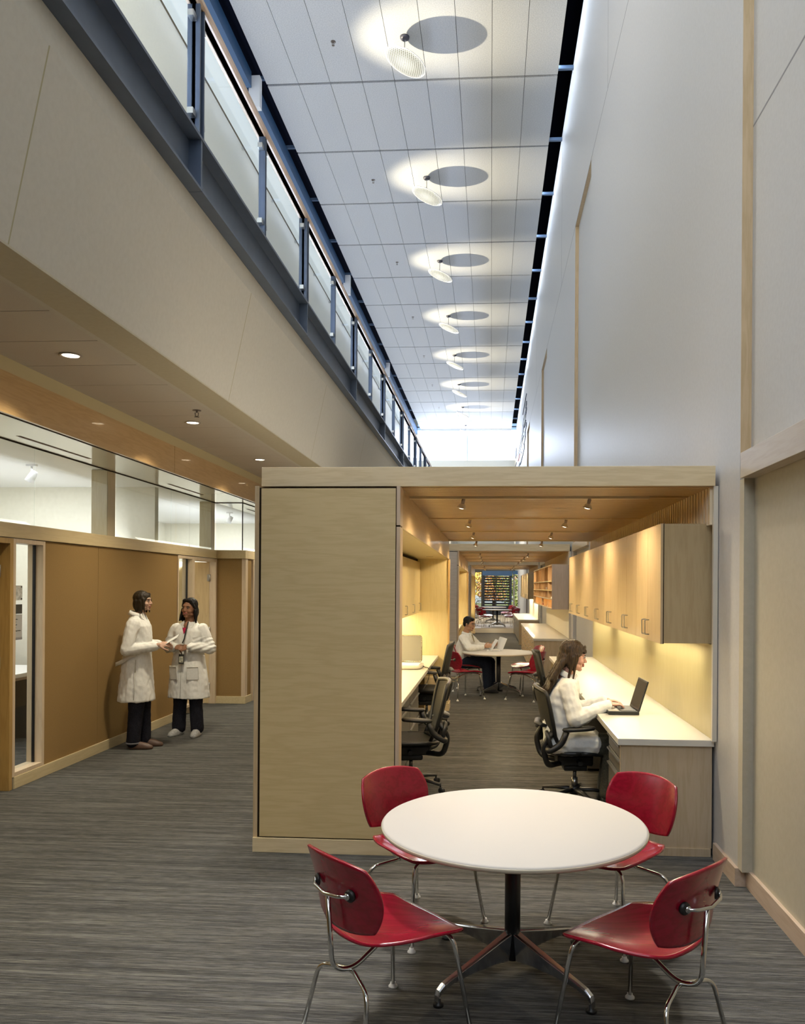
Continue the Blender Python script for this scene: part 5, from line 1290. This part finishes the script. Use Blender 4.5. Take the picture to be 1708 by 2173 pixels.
# ---- seated woman typing at the laptop
def woman_seated():
    sk = skin('skin_rosy', (0.60, 0.34, 0.25)); b = MB()
    HZ = 1.155; Mh = Matrix.Translation((0.0, 0.075, HZ)) @ Matrix.Rotation(radians(-9), 4, 'X') @ Matrix.Rotation(radians(8), 4, 'Z')
    head_parts(b, Mh)
    b.loft([(0,-0.06,0.42,0.14,0.10), (0,-0.04,0.6,0.12,0.09), (0,0.0,0.82,0.12,0.08), (0,0.03,0.96,0.10,0.07), (0, 0.035, 1.0, 0.05, 0.05)], 16)
    SHL = {1: (0.155, 0.02, 0.925), -1: (-0.155, 0.03, 0.925)}; E_ = {1: (0.215, 0.085, 0.70), -1: (-0.21, 0.09, 0.70)}; Wr = {1: (0.115, 0.335, 0.80), -1: (-0.09, 0.335, 0.80)}
    for s_ in (1, -1):
        b.cone(SHL[s_], 0.042, E_[s_], 0.035); b.cone(E_[s_], 0.033, Wr[s_], 0.021)
    hand_parts(b, (0.112, 0.34, 0.802), (-0.35, 1, -0.02), (0.1, 0, 1), 0.42, 1, 0.92)
    hand_parts(b, (-0.088, 0.34, 0.802), (0.30, 1, -0.02), (-0.1, 0, 1), 0.42, -1, 0.92)
    for s_ in (-1, 1):
        b.cone((s_*0.09, -0.03, 0.48), 0.08, (s_*0.095, 0.36, 0.475), 0.055); b.cone((s_*0.095, 0.36, 0.475), 0.052, (s_*0.10, 0.34, 0.09), 0.03)
    P = remesh(b, 'person', sk, None, 0.0042, 3)
    tag(P, 'person with long hair in a white lab coat, seated and typing on the laptop', 'person')
    c = MB()
    c.loft([(0,-0.035,0.415,0.175,0.110,2.6), (0,-0.035,0.45,0.185,0.118,2.5), (0,-0.040,0.58,0.168,0.120,2.4), (0,-0.035,0.72,0.168,0.132,2.3), (0,-0.005,0.84,0.176,0.122,2.3), (0,0.015,0.915,0.180,0.106,2.5), (0,0.028,0.965,0.150,0.085,2.2), (0,0.035,1.0,0.082,0.064), (0,0.038,1.012,0.06,0.05)], 40)
    for s_ in (1, -1):
        w2 = Vector(Wr[s_])*0.93 + Vector(E_[s_])*0.07
        c.cone(SHL[s_], 0.070, E_[s_], 0.066); c.cone(E_[s_], 0.066, w2, 0.045)
    c.cone((0.085, -0.02, 0.49), 0.105, (0.10, 0.22, 0.485), 0.088); c.cone((-0.085, -0.02, 0.49), 0.105, (-0.10, 0.22, 0.485), 0.088)
    def dd(co, n):
        f = folds(co, n, 1.0)
        f += 0.005*noise.noise(Vector((co.x*9 + 3, co.y*16, co.z*24)))
        return f
    ct = remesh(c, 'lab_coat', COAT, P, 0.006, 3, disp=dd)
    collar(Matrix.Translation((0, 0.036, 1.010)) @ Matrix.Rotation(radians(-14), 4, 'X'), P, 0.062, 0.5, 0.10)
    text('stitched_name', 'Charla', 0.022, (0.115, 0.115, 0.865), bpy.data.materials['seam_grey'], P, rot=(80, 0, 155))
    t = MB()
    for s_ in (-1, 1):
        t.cone((s_*0.09, 0.05, 0.475), 0.085, (s_*0.098, 0.37, 0.475), 0.068); t.cone((s_*0.098, 0.37, 0.475), 0.066, (s_*0.10, 0.33, 0.11), 0.058)
    remesh(t, 'trousers', noisy('olive_trousers', (0.05, 0.048, 0.035), (0.09, 0.085, 0.06), (90, 90, 90), 0.9, world=False), P, 0.008, 3, disp=lambda co, n: folds(co, n, 0.8))
    for s_ in (-1, 1):
        MB().loft([(s_*0.10, 0.39, 0.0, 0.038, 0.115, 2.6), (s_*0.10, 0.39, 0.02, 0.042, 0.12, 2.6), (s_*0.10, 0.37, 0.055, 0.038, 0.09, 2.4), (s_*0.10, 0.34, 0.10, 0.034, 0.05)], 20).build('shoe', BLACKP, P)
    h = MB()
    h.ell((0, -0.024, 0.046), (0.086, 0.100, 0.088), M=Mh); h.ell((0, -0.075, -0.02), (0.074, 0.055, 0.085), M=Mh)
    rr = random.Random(3)
    for s_ in (-1, 1):
        h.ell((s_*0.072, -0.020, -0.02), (0.020, 0.050, 0.085), M=Mh)
        h.cone((s_*0.078, 0.002, 0.02), 0.017, (s_*0.082, 0.008, -0.19), 0.006, M=Mh); h.cone((s_*0.078, -0.018, 0.0), 0.020, (s_*0.086, -0.030, -0.165), 0.009, M=Mh)
        h.cone((s_*0.03, 0.062, 0.088), 0.014, (s_*0.070, 0.030, 0.02), 0.010, M=Mh)
    for k in range(9):
        x = -0.07 + 0.0175*k; h.cone((x, -0.085, -0.04), 0.026, (x*1.25 + 0.01*rr.random(), -0.135 - 0.02*rr.random(), -0.20), 0.022, M=Mh)
        h.cone((x*1.25, -0.135, -0.18), 0.022, (x*1.2, -0.175 - 0.03*rr.random(), -0.33 - 0.05*rr.random()), 0.010, M=Mh)
    h.cone((-0.02, 0.070, 0.085), 0.020, (0.05, 0.070, 0.050), 0.015, M=Mh)
    remesh(h, 'hair', hairmat('hair_highlighted', (0.006, 0.004, 0.0025), (0.058, 0.033, 0.014)), P, 0.0045, 3, disp=lambda co, n: 0.005*noise.noise(Vector((co.x*75, co.y*75, co.z*12))))
    face(Mh, P, True)
    MB().tube([(0.083, 0.412, 0.804), (0.079, 0.416, 0.812), (0.072, 0.419, 0.804)], 0.0018, 6).build('ring', SILVER, P)
    xf(P, (0.580, 6.28, 0.0), radians(-93))
    return P
woman_seated()

# ---- man reading at the round table in the first gap
def man_seated():
    sk = skin('skin_tan', (0.48, 0.27, 0.165)); b = MB()
    HZ = 1.090; Mh = Matrix.Translation((0.0, 0.055, HZ)) @ Matrix.Rotation(radians(-10), 4, 'X') @ Matrix.Rotation(radians(-12), 4, 'Z')
    head_parts(b, Mh)
    b.loft([(0,-0.08,0.40,0.15,0.11), (0,-0.05,0.6,0.14,0.10), (0,0.0,0.80,0.15,0.09), (0,0.02,0.90,0.10,0.07)], 16)
    SHL = {1: (0.175, 0.0, 0.86), -1: (-0.175, 0.01, 0.86)}; E_ = {1: (0.245, 0.12, 0.715), -1: (-0.24, 0.14, 0.715)}; Wr = {1: (0.14, 0.335, 0.725), -1: (-0.12, 0.38, 0.73)}
    for s_ in (1, -1):
        b.cone(SHL[s_], 0.048, E_[s_], 0.038); b.cone(E_[s_], 0.036, Wr[s_], 0.025)
    hand_parts(b, (0.138, 0.345, 0.735), (-0.35, 1, 0.25), (0.9, 0.2, 0.3), 0.85, 1, 1.0)
    hand_parts(b, (-0.118, 0.39, 0.74), (0.05, 1, 0.2), (-0.7, 0, -0.6), 0.75, -1, 1.0)
    for s_ in (-1, 1):
        b.cone((s_*0.10, -0.03, 0.46), 0.085, (s_*0.13, 0.38, 0.48), 0.06); b.cone((s_*0.13, 0.38, 0.48), 0.055, (s_*0.13, 0.40, 0.09), 0.03)
    P = remesh(b, 'person', sk, None, 0.0055, 3)
    tag(P, 'person with short hair and glasses in a white lab coat, reading at the table', 'person')
    c = MB()
    c.loft([(0,-0.09,0.40,0.19,0.13,2.6), (0,-0.09,0.43,0.20,0.14,2.5), (0,-0.07,0.58,0.185,0.14,2.4), (0,-0.03,0.72,0.190,0.135,2.3), (0,0.0,0.81,0.205,0.12,2.5), (0,0.012,0.875,0.165,0.095,2.3), (0,0.02,0.925,0.09,0.07), (0,0.022,0.94,0.065,0.055)], 36)
    for s_ in (1, -1):
        w2 = Vector(Wr[s_])*0.90 + Vector(E_[s_])*0.10
        c.cone(SHL[s_], 0.078, E_[s_], 0.068); c.cone(E_[s_], 0.064, w2, 0.044)
    ct = remesh(c, 'lab_coat', COAT, P, 0.008, 3, disp=lambda co, n: folds(co, n, 1.1))
    collar(Matrix.Translation((0, 0.022, 0.935)), P, 0.066, 0.55, 0.13)
    MB().prism([(-0.028, 0.0), (0.028, 0.0), (0.0, -0.13)], 0.0, 0.012, 'y', M=Matrix.Translation((0.0, 0.092, 0.915)) @ Matrix.Rotation(radians(20), 4, 'X')).build('shirt', mat('olive_shirt', (0.30, 0.25, 0.13), 0.8), P)
    t = MB()
    for s_ in (-1, 1):
        t.cone((s_*0.10, -0.02, 0.465), 0.10, (s_*0.13, 0.38, 0.475), 0.08); t.cone((s_*0.13, 0.38, 0.475), 0.078, (s_*0.13, 0.40, 0.10), 0.070)
    remesh(t, 'trousers', DENIMB, P, 0.009, 3, disp=lambda co, n: folds(co, n, 0.9))
    for s_ in (-1, 1):
        MB().loft([(s_*0.13, 0.46, 0.0, 0.042, 0.125, 2.6), (s_*0.13, 0.46, 0.022, 0.047, 0.13, 2.6), (s_*0.13, 0.44, 0.055, 0.043, 0.10, 2.4), (s_*0.13, 0.41, 0.10, 0.036, 0.055)], 20).build('shoe', mat('dark_shoe_%d' % s_, (0.02, 0.02, 0.025), 0.5), P)
    h = MB()
    h.ell((0, -0.026, 0.050), (0.080, 0.094, 0.076), M=Mh); h.ell((0, -0.06, 0.0), (0.072, 0.050, 0.065), M=Mh); h.ell((0, 0.02, 0.088), (0.058, 0.052, 0.026), M=Mh)
    for s_ in (-1, 1): h.ell((s_*0.066, -0.010, 0.02), (0.014, 0.038, 0.040), M=Mh)
    remesh(h, 'hair', bpy.data.materials['hair_black'], P, 0.006, 2, disp=lambda co, n: 0.002*noise.noise(Vector((co.x*90, co.y*90, co.z*40))))
    face(Mh, P)
    g = MB()
    for s_ in (-1, 1): g.tube([(s_*0.033 + 0.021*cos(a*pi/8), 0.094, 0.004 + 0.014*sin(a*pi/8)) for a in range(17)], 0.0014, 6, M=Mh).tube([(s_*0.054, 0.093, 0.008), (s_*0.074, 0.07, 0.010), (s_*0.078, -0.01, 0.006)], 0.0014, 6, M=Mh)
    g.tube([(-0.012, 0.094, 0.007), (0.012, 0.094, 0.007)], 0.0014, 6, M=Mh).build('glasses', mat('glasses_wire', (0.25, 0.22, 0.2), 0.3, 0.8), P)
    MP = Matrix.Translation((-0.40, 12.93, 0)) @ Matrix.Rotation(radians(-104), 4, 'Z')
    xf(P, (-0.40, 12.93, 0), radians(-104))
    for k, (lx, ly, lz, rx, ry, rz_, lb) in enumerate([(0.04, 0.47, 0.755, 58, 0, -104, 'sheet of white paper held by the reading man, nearer him'), (-0.12, 0.56, 0.775, 68, 8, -92, 'curled sheet of white paper held in the reading man\'s far hand')]):
        vs = []; fs = []; n_ = 8
        for i in range(n_+1):
            for j in range(2):
                x = -0.09 + 0.18*i/n_; vs.append((x, 0.0 + (j - 0.5)*0.21, 0.02*sin(pi*i/n_)))
        vs += [(x, y, z - 0.001) for x, y, z in vs]; m_ = 2*(n_+1)
        for i in range(n_): fs += [(2*i, 2*i+2, 2*i+3, 2*i+1), (m_+2*i, m_+2*i+1, m_+2*i+3, m_+2*i+2)]
        o = tag(MB().add(vs, fs, True).build('paper_sheet', PAPER), lb, 'paper')
        o.location = MP @ Vector((lx, ly, lz)); o.rotation_euler = (radians(rx), radians(ry), radians(rz_ + 104 - 60 if k else rz_ + 104 - 75))
    tag(MB().box(-0.11, 0.11, -0.15, 0.15, 0, 0.003).build('paper_sheet', PAPER, None, 0, (0.05, 12.82, 0.666)), 'white sheet lying flat on the table in front of the reading man', 'paper')
    return P
man_seated()

# ---- small figure standing outside beyond the far right glazing
def far_figure():
    b = MB(); b.ell((0, 0, 1.44), (0.08, 0.095, 0.115)); b.cone((0, 0, 1.38), 0.05, (0, 0, 1.25), 0.055)
    b.loft([(0,0,0.78,0.16,0.11), (0,0,1.0,0.17,0.12), (0,0,1.2,0.20,0.11), (0,0,1.28,0.1,0.07)], 16)
    for s_ in (-1, 1):
        b.cone((s_*0.19, 0, 1.22), 0.055, (s_*0.23, -0.02, 0.95), 0.045); b.cone((s_*0.23, -0.02, 0.95), 0.042, (s_*0.20, 0.12, 0.76), 0.03)
        hand_parts(b, (s_*0.20, 0.13, 0.755), (0, 0.6, -0.8), (s_, 0, 0), 0.4, s_, 0.95)
        b.cone((s_*0.09, 0, 0.80), 0.085, (s_*0.10, 0.03*s_, 0.44), 0.06); b.cone((s_*0.10, 0.03*s_, 0.44), 0.055, (s_*0.10, 0.05*s_, 0.07), 0.04); b.cone((s_*0.10, 0.02*s_, 0.04), 0.035, (s_*0.10, 0.05*s_ + 0.13, 0.03), 0.03)
    P = remesh(b, 'person', sk_far, None, 0.014, 2)
    tag(P, 'small distant figure in a grey top and blue trousers beyond the far right counter', 'person')
    c = MB(); c.loft([(0,0,0.80,0.18,0.13), (0,0,1.0,0.185,0.135), (0,0,1.2,0.215,0.125), (0,0,1.29,0.12,0.085)], 18)
    for s_ in (-1, 1): c.cone((s_*0.19, 0, 1.22), 0.066, (s_*0.23, -0.02, 0.95), 0.056)
    remesh(c, 'top', mat('grey_top', (0.20, 0.19, 0.21), 0.9), P, 0.014, 2)
    t = MB()
    for s_ in (-1, 1): t.cone((s_*0.09, 0, 0.80), 0.10, (s_*0.10, 0.03*s_, 0.44), 0.078); t.cone((s_*0.10, 0.03*s_, 0.44), 0.075, (s_*0.10, 0.05*s_, 0.10), 0.065)
    remesh(t, 'trousers', mat('blue_jeans', (0.04, 0.07, 0.14), 0.9), P, 0.014, 2)
    MB().ell((0, -0.015, 1.475), (0.09, 0.10, 0.095)).build('hair', IRIS, P)
    xf(P, (2.42, 57.5, -0.75), radians(60))
sk_far = skin('skin_far', (0.4, 0.24, 0.16))
far_figure()
